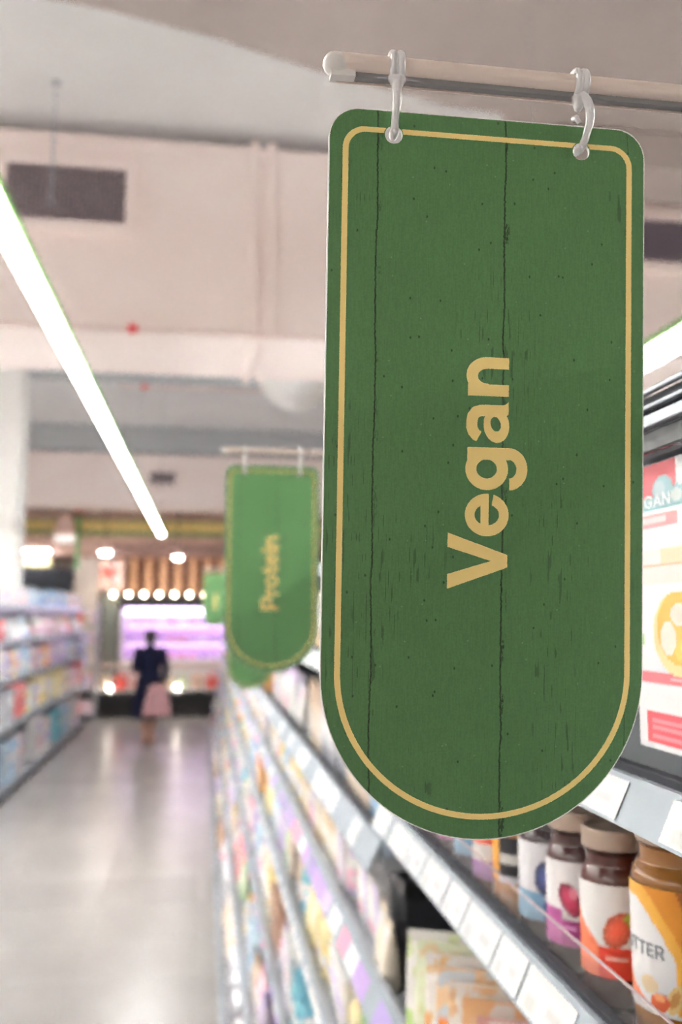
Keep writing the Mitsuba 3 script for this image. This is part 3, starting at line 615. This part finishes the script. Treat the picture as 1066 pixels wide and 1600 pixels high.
PAL = {'white': (W_, (206, 190, 226), (236, 190, 206)), 'cream': ((246, 236, 214), (214, 180, 128), (250, 248, 244)), 'pale pink': ((246, 214, 222), (232, 150, 176), W_), 'lavender': ((214, 200, 230), (170, 150, 206), W_),
       'pale blue': ((196, 222, 240), (120, 174, 220), W_), 'teal': ((96, 184, 200), (40, 140, 170), W_), 'orange': ((240, 170, 84), (214, 108, 46), W_), 'pale yellow': ((246, 232, 168), (232, 200, 96), W_),
       'beige': ((232, 212, 190), (196, 160, 130), W_), 'pale green': ((206, 228, 186), (140, 190, 110), W_), 'grey': ((190, 192, 200), (110, 112, 124), W_), 'red': ((214, 84, 84), (180, 50, 56), W_), 'dark blue': ((60, 72, 120), (110, 130, 190), W_),
       'brown': ((150, 104, 76), (96, 62, 46), (236, 214, 180)), 'purple': ((170, 120, 190), (130, 80, 160), W_), 'silver': ((220, 222, 228), (170, 174, 184), W_), 'sky blue': ((128, 190, 232), (70, 140, 210), W_)}
def _soft(c, k=.28): return tuple(float(x) + (232 - float(x)) * k for x in c)
PAL = {n: (_soft(c[0], .18), _soft(c[1], .3), c[2]) for n, c in PAL.items()}
protos = {}
def proto(kind, w, d, h, col, st, s):
    key = (kind, round(w, 3), round(d, 3), round(h, 3), col, st, s)
    if key not in protos: protos[key] = KIND[kind][0](w, d, h, PAL[col], st, s)
    return protos[key]
def place(kind, label, parts, x, y, z, group, rz=0.):
    k = thing(KIND[kind][1], label, KIND[kind][2], group)
    for nm, d in parts: scene[numbered(k + '__' + nm)] = {**d, 'to_world': move(x, y, z, rz)}
    return k
def fill(where, side, xf, z, y0, y1, hmax, kinds, cols, wr, far_w=1., first=1, skip=()):
    """one row of products along a shelf, each a thing of its own"""
    y, i, s = y0, first, side
    grp = f'products on the {where}'
    while y < y1:
        kd = rng.choice(kinds); col = rng.choice(cols); st = rng.randrange(5)
        f = 1. + max(0., y - 3.) * .22 * far_w
        w = rng.uniform(*wr) * f; h = hmax * rng.uniform(.72, .97); d = min(.16, w * (.5 if kd == 'pouch' else .8)) if kd in ('carton', 'pouch', 'pack') else w
        if kd == 'bottle': w = min(w, h * .4); d = w
        if kd == 'jar': w = min(w, h * .7); d = w
        pr = proto(kd, w, d, h, col, st, s)
        for _ in range(rng.choice([1, 2, 2, 3]) if f < 1.5 else rng.choice([1, 1, 2])):
            if y + w > y1: y = y1; break
            if not any(a < y + w and y < b for a, b in skip):
                place(kd, f'{col} {KIND[kd][2]}, {nth(i)} from the near end, {where}', pr, xf + s * (.03 + d / 2 + rng.uniform(0, .012)), y + w / 2, z + .0003, grp); i += 1
            y += w + .006
        if rng.random() < .1: y += .06
RW = 'right-hand shelving'
edges = [(q - .012, q + .034) for q in ys]
soft = ['white', 'cream', 'pale pink', 'lavender', 'pale blue', 'beige', 'silver', 'pale yellow', 'white', 'grey', 'pale green', 'brown']
fill('top product shelf, ' + RW, 1, .296, 1.70, 1.56, 14.8, .2, ['carton', 'pouch'], ['beige', 'cream', 'pale green', 'white', 'pale blue'], (.12, .17), skip=edges)
fill('jar-height shelf, ' + RW, 1, .296, 1.405, 1.54, 14.8, .21, ['carton', 'pouch', 'carton'], ['beige', 'beige', 'cream', 'white', 'orange', 'pale green', 'pale blue', 'grey'], (.1, .15), skip=edges)
fill('third shelf down, ' + RW, 1, .29, 1.18, 1.69, 14.8, .14, ['carton', 'carton', 'jar'], ['cream', 'cream', 'white', 'beige', 'pale yellow', 'white', 'pale blue', 'cream'], (.08, .12), skip=edges)
fill('fourth shelf down, ' + RW, 1, .268, .925, 1.35, 14.8, .165, ['pouch', 'bottle', 'carton', 'jar'], ['orange', 'teal', 'pale yellow', 'beige', 'white', 'lavender', 'brown', 'cream', 'pale green', 'pale blue'], (.08, .13), skip=edges)
fill('fifth shelf down, ' + RW, 1, .23, .66, 2.0, 14.8, .18, ['pouch', 'bottle', 'carton', 'jar'], soft + ['teal'], (.09, .14), skip=edges)
fill('sixth shelf down, ' + RW, 1, .17, .40, 2.6, 14.8, .18, ['pouch', 'bottle', 'carton'], soft + ['red'], (.1, .16), skip=edges)
fill('lowest shelf, ' + RW, 1, .10, .13, 3.1, 14.8, .2, ['pack', 'carton', 'pouch', 'bottle'], soft, (.12, .2), skip=edges)
# bags and cartons in the near bay, below the jars
BG = 'snack bags below the jam jars'
BAGS = [('white bag with pale green foot, farthest of the snack bags below the jars', (250, 249, 244), (196, 226, 140), (226, 236, 190)), ('pale green bag with light flecks, second of the snack bags below the jars', (236, 244, 212), (214, 232, 180), (240, 222, 180)),
        ('white bag with orange streaks, third of the snack bags below the jars', (250, 246, 240), (240, 168, 92), (236, 196, 130)), ('pale orange bag with a deeper orange foot, fourth of the snack bags below the jars', (250, 214, 168), (240, 150, 70), (222, 228, 232)),
        ('cream bag with brown flecks, fifth of the snack bags below the jars', (248, 240, 230), (214, 160, 104), (236, 196, 150)), ('orange-tan bag, sixth of the snack bags below the jars', (240, 190, 136), (222, 186, 140), (248, 240, 230)),
        ('pinkish cream bag beside the red-footed cartons below the jars', (232, 176, 164), (222, 150, 130), (246, 232, 226))]
for i, (lab, c0, c1, c2) in enumerate(BAGS):
    h = .162 + .003 * i; w = .115; secs = [(0, .018, w * .44, .8, 0), (h * .04, .022, w * .48, .9, 0), (h * .35, .0245, w * .5, 1., 0), (h * .7, .016, w * .5, .8, 0), (h * .9, .004, w * .485, .5, 0), (h, .0012, w * .48, .5, 0)]
    b_ = loft(secs, 40); b_ = trimesh.Trimesh(*trimesh.remesh.subdivide_to_size(b_.vertices, b_.faces, .008), process=False)
    u, v = b_.vertices[:, 1] / w + .5, b_.vertices[:, 2] / h
    n1 = meshkit.fbm(np.stack([u * 5, v * 6 + 9 * i, b_.vertices[:, 0] * 0 + i], 1)); c = colr(u, c0); c[v < .28 + .25 * (n1 - .5)] = c1; c[(n1 > .56) & (v > .3)] = c2; c[(n1 > .62) & (v > .3) & (v < .7)] = c1
    kk = thing('pouch', lab, 'pouch', BG); tw = T().translate([.343, 1.275 - .055 * i, 1.1972]).rotate([0, 0, 1], 66.).rotate([0, 1, 0], 4.)
    scene[numbered(kk + '__body')] = {**shape(b_, 'm_gloss', c, True), 'to_world': tw}
    scene[numbered(kk + '__seal')] = {**shape(box(-.0016, .0016, -w * .485, w * .485, h * .93, h * .998), 'm_gloss', c0), 'to_world': tw}
for i, y in enumerate((.86, .77)): place('carton', ('pinkish carton with a red foot below the jars, the farther of two', 'pinkish carton with a red foot below the jars, nearest the camera')[i], carton(.075, .06, .17, ((220, 186, 180), (204, 60, 62), (232, 214, 204)), 2, 1), .36, y, 1.1955, None)
k = thing('dark_gap_box', 'dark grey box standing in for the shaded shelf gap behind two cream packets', 'box')  # dark box added where the gap between shelves lies in shade
add(k, 'body', box(.346, .70, 1.545, 1.665, 1.1803, 1.325, .002), 'm_dark'); add(k, 'lid', box(.344, .702, 1.543, 1.667, 1.326, 1.352, .002), 'm_black')
for i, (x, y, h) in enumerate(((.322, 1.556, .112), (.325, 1.612, .122))): place('pouch', ('cream packet in front of the dark grey box, the nearer of two', 'cream packet in front of the dark grey box, the farther of two')[i], pouch(.05, .036, h, ((240, 230, 212), (222, 206, 178), W_), 1, 1), x, y, 1.1803, None)

# ------------------------------------------------------------------ left-hand shelving
XL, XLB = -1.9, -2.12
LL = [(1.90, XL, 1.865, 1.905), (1.55, XL, 1.515, 1.552), (1.17, XL, 1.135, 1.172), (.72, XL, .685, .722), (.10, XL, .075, .102)]
yl = [8.0, 9.5, 11.0, 12.5, 14.0, 15.5]
for i in range(5): bay(f'{nth(i + 1)} bay from the near end of the left-hand shelving, dark kick plate', yl[i], yl[i + 1], LL, XLB, -1, True, None, XL + .0)
LW = 'left-hand shelving'
le = [(q - .012, q + .034) for q in yl]
bright = ['white', 'white', 'lavender', 'pale pink', 'pale blue', 'teal', 'silver', 'grey', 'white', 'beige', 'purple', 'sky blue']
for nm, z, hm, kd, cl, wr in (('on top of', 1.90, .26, ['pack'], ['white', 'pale blue', 'sky blue', 'white'], (.26, .42)), ('upper shelf,', 1.55, .29, ['pack', 'pouch'], ['white', 'white', 'pale pink', 'pale blue', 'red', 'silver'], (.16, .26)),
                              ('middle shelf,', 1.17, .33, ['bottle', 'carton', 'pack'], ['lavender', 'white', 'pale pink', 'silver', 'orange', 'pale blue', 'dark blue'], (.12, .2)),
                              ('lower shelf,', .72, .38, ['carton', 'pack', 'bottle'], ['beige', 'grey', 'pale pink', 'pale yellow', 'white', 'silver', 'red'], (.14, .22)), ('bottom shelf,', .10, .52, ['pack', 'carton'], ['white', 'white', 'white', 'pale blue', 'silver', 'lavender', 'teal', 'white'], (.22, .34))):
    fill(f'{nm} {LW}', -1, XL - .0, z, 8.1, 15.45, hm, kd, cl, wr, .35, skip=le if nm != 'on top of' else ())

# ------------------------------------------------------------------ the fresh-food counters at the end of the aisle
k = thing('chilled_cabinet', 'open chilled cabinet glowing violet at the end of the aisle', 'cabinet')
VI = {'type': 'rgb', 'value': [1.5, 1.15, 1.9]}
VI2 = {'type': 'rgb', 'value': [.8, .46, 1.05]}
add(k, 'back_panel', box(-1.5, 1.6, 17.95, 18.0, .9, 1.97), 'm_print', (236, 222, 244))
for x in (-1.53, 1.6): add(k, 'side_panel', box(x, x + .03, 17.25, 18.0, 0, 1.97, .004), 'm_white')
add(k, 'canopy', box(-1.53, 1.63, 17.2, 18.0, 1.97, 2.12, .01), 'm_black', label='black canopy')
add(k, 'body', box(-1.5, 1.6, 17.25, 17.95, 0, .96), 'm_white')
SHF = ((1.28, 17.5), (1.62, 17.6))
for z, y in SHF: add(k, 'shelf', box(-1.5, 1.6, y, 17.95, z - .02, z, .003), 'm_white')
for z, y in ((1.93, 17.45), (1.575, 17.75), (1.235, 17.72)):
    add(k, 'light_tube', box(-1.45, 1.55, y, y + .03, z - (.1 if z > 1.9 else 0), z + .02), 'm_white', emitter={'type': 'area', 'radiance': VI if z > 1.9 else VI2}, label='glowing violet-white tube')
pc = {'pink': (236, 120, 176), 'rosy red': (214, 60, 110), 'lilac': (206, 160, 232), 'white': (246, 236, 250), 'purple': (170, 110, 210)}
def tray(w, d, h, col): return [('tray', shape(box(-w / 2, w / 2, -d / 2, d / 2, 0, h * .5, .006), 'm_print', (246, 240, 250))), ('film', shape(loft([(h * .45, w * .46, d * .45, .5, 0), (h * .85, w * .44, d * .42, .5, 0), (h, w * .3, d * .3, .6, 0)], 12), 'm_gloss', col, True))]
tp = {c: tray(.17, .2, .11, q) for c, q in pc.items()}
for z, y, nm in ((1.62, 17.72, 'upper'), (1.28, 17.64, 'middle'), (.96, 17.45, 'lower')):
    for i in range(15):
        c = rng.choice(list(pc)); kk = thing('meat_tray', f'{c} packed tray, {nth(i + 1)} from left, {nm} shelf of the violet cabinet', 'tray', 'packed trays in the violet cabinet')
        for nmp, d in tp[c]: scene[numbered(kk + '__' + nmp)] = {**d, 'to_world': move(-1.4 + .2 * i, y + .01, z + .0005)}
k = thing('serving_counter', 'low black counter with glass front below the violet cabinet', 'counter')
add(k, 'plinth', box(-2.15, 1.6, 16.62, 17.2, -.002, .2, .01), 'm_black')
add(k, 'front', box(-2.15, 1.6, 16.55, 17.2, .2, .46, .012), 'm_black')
add(k, 'deck', box(-2.15, 1.6, 16.57, 17.2, .46, .5, .005), 'm_white')
add(k, 'glass_front', box(-2.15, 1.6, 16.56, 16.568, .5, .9), 'm_glass')
add(k, 'rim', box(-2.15, 1.6, 16.55, 16.62, .9, .96, .008), 'm_print', (226, 200, 186), label='pale rim')
for x in (-1.62, -.44, .7): add(k, 'spot', trimesh.creation.icosphere(subdivisions=2, radius=.04).apply_translation([x, 16.53, .54]), 'm_white', emitter={'type': 'area', 'radiance': {'type': 'rgb', 'value': [16, 14, 12]}}, label='round glowing ball')  # glowing balls for the round bright marks on the counter front
for i in range(13):
    c, q = rng.choice([('red', (220, 84, 70)), ('pale blue', (170, 196, 224)), ('beige', (226, 198, 176)), ('pink', (232, 170, 160)), ('cream', (236, 224, 200)), ('grey-blue', (110, 136, 170)), ('pale green', (190, 206, 170))])
    if i == 2: c, q = 'red', (222, 84, 70)
    kk = thing('food_tub', f'{c} food tub, {nth(i + 1)} from left behind the counter glass', 'tub', 'tubs behind the counter glass')
    add(kk, 'tub', loft([(.5005, .1, .09, .5, 0), (.66 + .08 * rng.random(), .12, .11, .5, 0)], 14).apply_translation([-1.98 + .27 * i, 16.8, 0]), 'm_print', q, 40)
    zt = scene[kk + '__tub']; add(kk, 'lid', box(-2.09 + .27 * i, -1.87 + .27 * i, 16.7, 16.9, .745, .765, .006), 'm_print', tuple(np.minimum(255, np.array(q) + 20)))
k = thing('wall_pillar', 'dark grey-green pillar left of the violet cabinet', 'pillar'); add(k, 'shaft', box(-1.86, -1.58, 17.25, 17.55, 0, 2.2, .01), 'm_print', (120, 126, 118)); add(k, 'base', box(-1.88, -1.56, 17.23, 17.57, 0, .1, .005), 'm_dark')
k = thing('wide_pillar', 'wide pale tan pillar behind the end of the left-hand shelving', 'pillar'); add(k, 'shaft', box(-2.42, -1.96, 17.3, 17.7, 0, 3.3, .01), 'm_print', (206, 192, 182)); add(k, 'base', box(-2.44, -1.94, 17.28, 17.72, 0, .1, .005), 'm_dark')
k = thing('end_stand', 'narrow stand with pinkish packs beside the dark pillar', 'stand')
add(k, 'frame', cat(box(-2.2, -2.18, 16.1, 16.5, 0, 2.05), box(-1.84, -1.82, 16.1, 16.5, 0, 2.05)), 'm_shelf')
sp = [(.12, ), (.55, ), (.95, ), (1.3, ), (1.65, )]
for (z,) in sp: add(k, 'shelf', box(-2.18, -1.84, 16.1, 16.5, z - .02, z), 'm_shelf')
for (z,) in sp:
    for i in range(3):
        c = rng.choice(['pale pink', 'lavender', 'beige', 'red']); 
        kk = thing('small_pack', f'{c} pack, {nth(i + 1)} from left, {["bottom", "second", "third", "fourth", "top"][sp.index((z,))]} shelf of the narrow stand', 'pack', 'packs on the narrow stand')
        scene[kk] = shape(box(-2.165 + .108 * i, -2.065 + .108 * i, 16.15, 16.3, z + .0005, z + .24, .008), 'm_print', PAL[c][0])
# bulkhead with the green sign band, timber slats, poster
k = struct('trim_3', 'brown bulkhead over the fresh-food counters'); scene[k] = shape(box(-8.9, 3, 17.0, 18.2, 2.9, 3.7, .01), 'm_print', (176, 142, 130))
k = struct('trim_5', 'dark brown lower edge of the bulkhead'); scene[k] = shape(box(-1.7, 2.9, 16.95, 16.999, 2.9, 3.12, .005), 'm_print', (128, 98, 90))
k = thing('sign_band', 'long green and yellow band across the brown bulkhead', 'sign')
add(k, 'band', box(-4.6, 2.9, 16.93, 16.998, 3.27, 3.58, .005), 'm_print', (128, 130, 84)); add(k, 'stripe', box(-4.6, 2.9, 16.92, 16.93, 3.38, 3.52), 'm_print', (196, 170, 104), label='yellow stripe')
k = thing('slat_wall', 'warm timber slat wall above the violet cabinet', 'wall panel')
add(k, 'backing', box(-1.75, 2.2, 17.75, 17.8, 2.22, 2.9), 'm_print', (110, 68, 46))
for i in range(14): add(k, 'slat', box(-1.7 + .28 * i, -1.56 + .28 * i, 17.66, 17.75, 2.222, 2.898, .008), 'm_wood')
k = thing('poster', 'pink and red poster beside the timber slats', 'poster')
m, u, v = grid(lambda u, v: np.stack([-1.93 + u * .46, np.full_like(u, 17.139), 2.28 + v * .56], 1), 24, 28)
c = colr(u, (248, 206, 190)); c[el(u, v, .35, .6, .25, .2) < 1] = (234, 96, 84); c[el(u, v, .68, .35, .2, .18) < 1] = (250, 240, 236); c[el(u, v, .6, .8, .2, .12) < 1] = (250, 226, 220)
add(k, 'print', m, 'm_print', c); add(k, 'board', box(-1.93, -1.47, 17.14, 17.16, 2.28, 2.84), 'm_print', (240, 200, 180)); add(k, 'bracket', box(-1.72, -1.68, 17.16, 17.29, 2.5, 2.9), 'm_dark')
for i in range(11):
    x = -1.66 + .278 * i
    k = thing('counter_spot', f'small warm ceiling spot, {nth(i + 1)} from left in the row over the violet cabinet', 'spotlight', 'row of warm spots over the violet cabinet')
    add(k, 'bulb', trimesh.creation.icosphere(subdivisions=2, radius=.042).apply_translation([x, 17.1, 2.20]), 'm_white', emitter={'type': 'area', 'radiance': {'type': 'rgb', 'value': [9, 7.4, 5.4]}})
    add(k, 'stem', tube([[x, 17.1, 2.24], [x, 17.1, 2.6], [x, 17.1, 2.9]], .01, 8), 'm_dark')
def spot(label, x, y, z, r, L, top):
    k = thing('ceiling_spot', label, 'spotlight')
    add(k, 'bulb', lathe([[0, -r * .5], [r * .8, -r * .4], [r, 0], [r * .9, r * .15], [0, r * .15]], 20, x, y, z), 'm_white', smooth=40, emitter={'type': 'area', 'radiance': {'type': 'rgb', 'value': [L, L * .96, L * .92]}})
    add(k, 'shade', lathe([[0, r * .2], [r * 1.02, r * .2], [r * .7, r * 1.5], [r * .25, r * 2.2], [0, r * 2.2]], 20, x, y, z), 'm_print', (206, 176, 166), 40)
    add(k, 'stem', tube([[x, y, z + r * 2.1], [x, y, (z + top) / 2], [x, y, top]], .01, 8), 'm_dark')
spot('bright spot lamp hanging in front of the timber slats', -.48, 16.5, 2.86, .085, 20, 3.719)
spot('bright spot lamp hanging in front of the wide pillar', -1.76, 16.5, 2.93, .1, 20, 3.719)
spot('dim white dome lamp above the black shop header', -2.5, 16.6, 3.2, .2, .16, 3.719)
k = thing('tube_light', 'short bright tube light on the far left above the black header', 'lamp')
add(k, 'diffuser', box(-3.4, -2.75, 16.6, 16.66, 2.92, 2.97, .01), 'm_white', emitter={'type': 'area', 'radiance': {'type': 'rgb', 'value': [16, 16, 16]}}); add(k, 'housing', box(-3.42, -2.73, 16.58, 16.7, 2.972, 3.02), 'm_white')
for x in (-3.3, -2.85): add(k, 'cable', tube([[x, 16.64, 3.02], [x, 16.64, 3.4], [x, 16.64, 3.719]], .005, 6), 'm_metal')
k = thing('shop_header', 'black header board above the left-hand shelving, far back', 'sign')
add(k, 'board', box(-3.9, -2.34, 16.8, 16.9, 2.22, 2.64, .01), 'm_dark'); add(k, 'light_panel', box(-3.3, -2.75, 16.85, 16.9, 2.68, 2.84), 'm_print', (246, 230, 170), label='pale yellow panel')
for x in (-3.85, -2.4): add(k, 'post', box(x, x + .05, 16.82, 16.88, -.002, 2.22), 'm_dark')
add(k, 'bracket', box(-3.05, -3.0, 16.86, 16.89, 2.63, 2.69), 'm_dark')
k = thing('green_post', 'thin green upright left of the wide pillar', 'post'); add(k, 'post', box(-2.325, -2.26, 16.78, 16.83, 2.64, 3.66), 'm_print', (84, 140, 86)); add(k, 'cap', box(-2.345, -2.24, 16.76, 16.85, 3.66, 3.718), 'm_print', (190, 80, 80))

# ------------------------------------------------------------------ the shopper
def chain_mesh(bones, edge=.012, rounds=14):
    """bones: (joint a, radius a, joint b, radius b); hulls of spheres joined into one surface"""
    parts = [m3.Manifold.batch_hull([m3.Manifold.sphere(ra, 20).translate([float(q) for q in a]), m3.Manifold.sphere(rb, 20).translate([float(q) for q in b])]) for a, ra, b, rb in bones]
    q = m3.Manifold.batch_boolean(parts, m3.OpType.Add).refine_to_length(edge).to_mesh()
    m = trimesh.Trimesh(q.vert_properties[:, :3], q.tri_verts, process=True)
    return trimesh.smoothing.filter_taubin(m, iterations=rounds)
PX, PY = -.745, 13.3
person = thing('person', 'person in a long navy coat seen from behind, carrying a pink tote bag', 'person')
tw = move(PX, PY, 0)
J = dict(hipL=(-.085, 0, .84), hipR=(.085, 0, .84), kneeL=(-.07, .015, .46), kneeR=(.06, .03, .46), ankL=(-.045, -.02, .085), ankR=(.04, .0, .085), toeL=(-.055, .13, .03), toeR=(.055, .15, .03),
         pel=(0, 0, .90), waist=(0, .01, 1.04), chest=(0, .005, 1.22), neck=(0, .0, 1.375), shL=(-.165, -.005, 1.305), shR=(.165, -.005, 1.305),
         elL=(-.215, -.01, 1.04), wrL=(-.12, .2, 1.02), elR=(.235, -.09, 1.06), wrR=(.215, -.20, .90))
B = [(J['pel'], .115, J['waist'], .095), (J['waist'], .095, J['chest'], .11), (J['chest'], .10, (0, 0, 1.31), .075), ((0, 0, 1.31), .06, J['neck'], .046), (J['neck'], .046, (0, .012, 1.45), .048),
     ((0, .02, 1.50), .083, (0, .012, 1.535), .080), ((0, .045, 1.455), .05, (0, .03, 1.5), .072)]
for sd in 'LR':
    B += [(J['pel'], .1, J['hip' + sd], .088), (J['hip' + sd], .085, J['knee' + sd], .052), (J['knee' + sd], .05, tuple(np.array(J['knee' + sd]) * .55 + np.array(J['ank' + sd]) * .45), .047), (tuple(np.array(J['knee' + sd]) * .55 + np.array(J['ank' + sd]) * .45), .046, J['ank' + sd], .033),
          (J['ank' + sd], .034, tuple(np.array(J['toe' + sd]) * [1, .7, 1] + np.array([0, 0, .005])), .028), (J['ank' + sd], .034, (J['ank' + sd][0], J['ank' + sd][1] - .02, .045), .03),
          ((0, 0, 1.28), .07, J['sh' + sd], .05), (J['sh' + sd], .047, J['el' + sd], .037), (J['el' + sd], .036, J['wr' + sd], .025)]
body = chain_mesh(B)
def hand(w, d, side, curl):
    """palm, four unequal bent fingers and a thumb off the side of the palm"""
    d = np.array(d, float); d /= np.linalg.norm(d); up = np.array(side, float); up -= d * (up @ d); up /= np.linalg.norm(up); nrm = np.cross(d, up); w = np.array(w, float)
    b = [(w, .022, w + d * .05 + up * .022, .016), (w, .022, w + d * .05 - up * .022, .016), (w + d * .05 + up * .022, .016, w + d * .05 - up * .022, .016)]
    for o, L in ((.028, .062), (.0095, .072), (-.0095, .068), (-.028, .052)):
        p = w + d * .055 + up * o; a = d.copy()
        for sgl, r0, r1 in ((.45, .0088, .0084), (.32, .0084, .008), (.23, .008, .0074)):
            a = a * math.cos(curl) + nrm * math.sin(curl); q = p + a * L * sgl; b.append((p, r0, q, r1)); p = q
    t0 = w + d * .018 + up * .024; t1 = t0 + (d * .5 + up * .75 + nrm * .3) * .032; t2 = t1 + (d * .8 + nrm * .6) * .028
    return b + [(w, .02, t0, .0125), (t0, .0125, t1, .0105), (t1, .0105, t2, .0088)]
hR = chain_mesh(hand(J['wrR'], (-.03, -.02, -1), (0, 1, 0), 1.0), .005, 6); hL = chain_mesh(hand(J['wrL'], (.5, .8, .1), (0, 0, 1), .55), .005, 6)
body = cat(body, hR, hL)
q = [m3.Manifold(m3.Mesh(vert_properties=np.asarray(x.vertices, np.float32), tri_verts=np.asarray(x.faces, np.uint32))) for x in (chain_mesh(B), hR, hL)]
try:
    j = (q[0] + q[1] + q[2]).to_mesh()
    if len(j.tri_verts) > 1000: body = trimesh.Trimesh(j.vert_properties[:, :3], j.tri_verts, process=False)
except Exception: pass
add(person, 'body', body, 'm_matt', (206, 160, 134), True, label='bare skin', to_world=tw)
# face
for sx in (-1, 1): add(person, 'eye', trimesh.creation.icosphere(subdivisions=2, radius=.012).apply_translation([sx * .032, .098, 1.512]), 'm_gloss', (60, 44, 36), True, to_world=tw)
add(person, 'nose', m3.Manifold.batch_hull([m3.Manifold.sphere(.008, 12).translate([0, .1, 1.515]), m3.Manifold.sphere(.014, 12).translate([0, .112, 1.48]), m3.Manifold.sphere(.012, 12).translate([0, .095, 1.478])]), 'm_matt', (206, 160, 134), 40, to_world=tw)
add(person, 'mouth', trimesh.creation.icosphere(subdivisions=2, radius=.02).apply_scale([1.1, .4, .35]).apply_translation([0, .094, 1.448]), 'm_matt', (176, 96, 92), True, to_world=tw)
for sx in (-1, 1): add(person, 'ear', trimesh.creation.icosphere(subdivisions=2, radius=.026).apply_scale([.4, .75, 1.2]).apply_translation([sx * .082, .012, 1.495]), 'm_matt', (206, 160, 134), True, to_world=tw)
hair = (m3.Manifold.sphere(.098, 40).scale([.93, 1.02, 1.0]).translate([0, .0, 1.517]) - m3.Manifold.cube([.3, .3, .3]).rotate([-12, 0, 0]).translate([-.15, .05, 1.28])) + m3.Manifold.batch_hull([m3.Manifold.sphere(.06, 24).translate([0, -.035, 1.50]), m3.Manifold.sphere(.04, 24).translate([0, -.03, 1.42])]) + m3.Manifold.sphere(.036, 24).translate([0, -.095, 1.555])
add(person, 'hair', hair.refine_to_length(.015), 'm_matt', (66, 62, 66), 50, label='dark hair with a small bun', to_world=tw)
# coat: one loft from collar to hem, sleeves joined in
secs = [(.355, .215, .165, .95, 0), (.36, .222, .172, .95, 0), (.6, .205, .16, .95, 0), (.82, .19, .148, .95, 0), (.98, .158, .128, .95, 0), (1.06, .152, .124, .95, 0), (1.2, .172, .128, .92, 0), (1.29, .18, .11, .88, 0), (1.335, .13, .088, .9, 0), (1.37, .066, .066, 1., 0), (1.40, .06, .06, 1., 0)]
ct = loft(secs, 40)
cm = m3.Manifold(m3.Mesh(vert_properties=np.asarray(ct.vertices, np.float32), tri_verts=np.asarray(ct.faces, np.uint32)))
for sd in 'LR':
    sh, e, w = [np.array(J[n + sd]) for n in ('sh', 'el', 'wr')]; w2_ = e + (w - e) * .9
    for a, ra, b, rb in ((sh, .066, e, .054), (e, .054, w2_, .044)):
        cm = cm + m3.Manifold.batch_hull([m3.Manifold.sphere(ra, 20).translate(a.tolist()), m3.Manifold.sphere(rb, 20).translate(b.tolist())])
cq = cm.refine_to_length(.02).to_mesh(); cmesh = trimesh.Trimesh(cq.vert_properties[:, :3], cq.tri_verts, process=True); cmesh = trimesh.smoothing.filter_taubin(cmesh, iterations=10)
V = cmesh.vertices.copy(); lo = np.clip((.95 - V[:, 2]) / .6, 0, 1); ang = np.arctan2(V[:, 1], V[:, 0]); V[:, :2] *= (1 + .05 * lo * np.sin(ang * 9))[:, None]; V[:, 0] -= .035 * lo; cmesh.vertices = V
add(person, 'coat', cmesh, 'm_matt', (23, 28, 52), True, label='long navy coat', to_world=tw)
for sd in 'LR':
    a, t = J['ank' + sd], J['toe' + sd]
    shoe = m3.Manifold.batch_hull([m3.Manifold.sphere(.042, 20).scale([1, 1, .8]).translate([a[0], a[1] - .02, .036]), m3.Manifold.sphere(.04, 20).scale([1, 1, .7]).translate([t[0], t[1] - .04, .03]), m3.Manifold.sphere(.03, 20).scale([1, 1, .8]).translate([t[0], t[1], .026])]) ^ m3.Manifold.cube([1, 1, 1]).translate([-.5, -.5, .0])
    add(person, 'shoe', shoe, 'm_print', (150, 106, 78), 40, label='tan shoe', to_world=tw)
k = thing('tote_bag', "pink tote bag hanging from the person's right hand", 'bag')
bx, by = PX + .125, PY - .235
secs = [(.41, .195, .06, .3, by), (.43, .205, .066, .35, by), (.6, .175, .06, .4, by), (.78, .125, .035, .5, by), (.84, .11, .018, .6, by)]
bm = loft(secs, 32); bm.vertices[:, 0] += bx; add(k, 'body', bm, 'm_matt', (232, 182, 186), True)
hx, hy, hz = PX + J['wrR'][0] - .02, PY + J['wrR'][1] - .02, .846
for yy in (-.012, .012):
    add(k, 'handle', tube(spline([[bx - .07, by + yy, .832], [bx + .0, by + yy, .85], [hx - .03, by + yy * .7, .838], [hx, by + yy * .5, .826], [hx + .02, by + yy * .6, .80], [bx + .09, by + yy, .78]], 20), .006, 8), 'm_matt', (214, 150, 156), True)
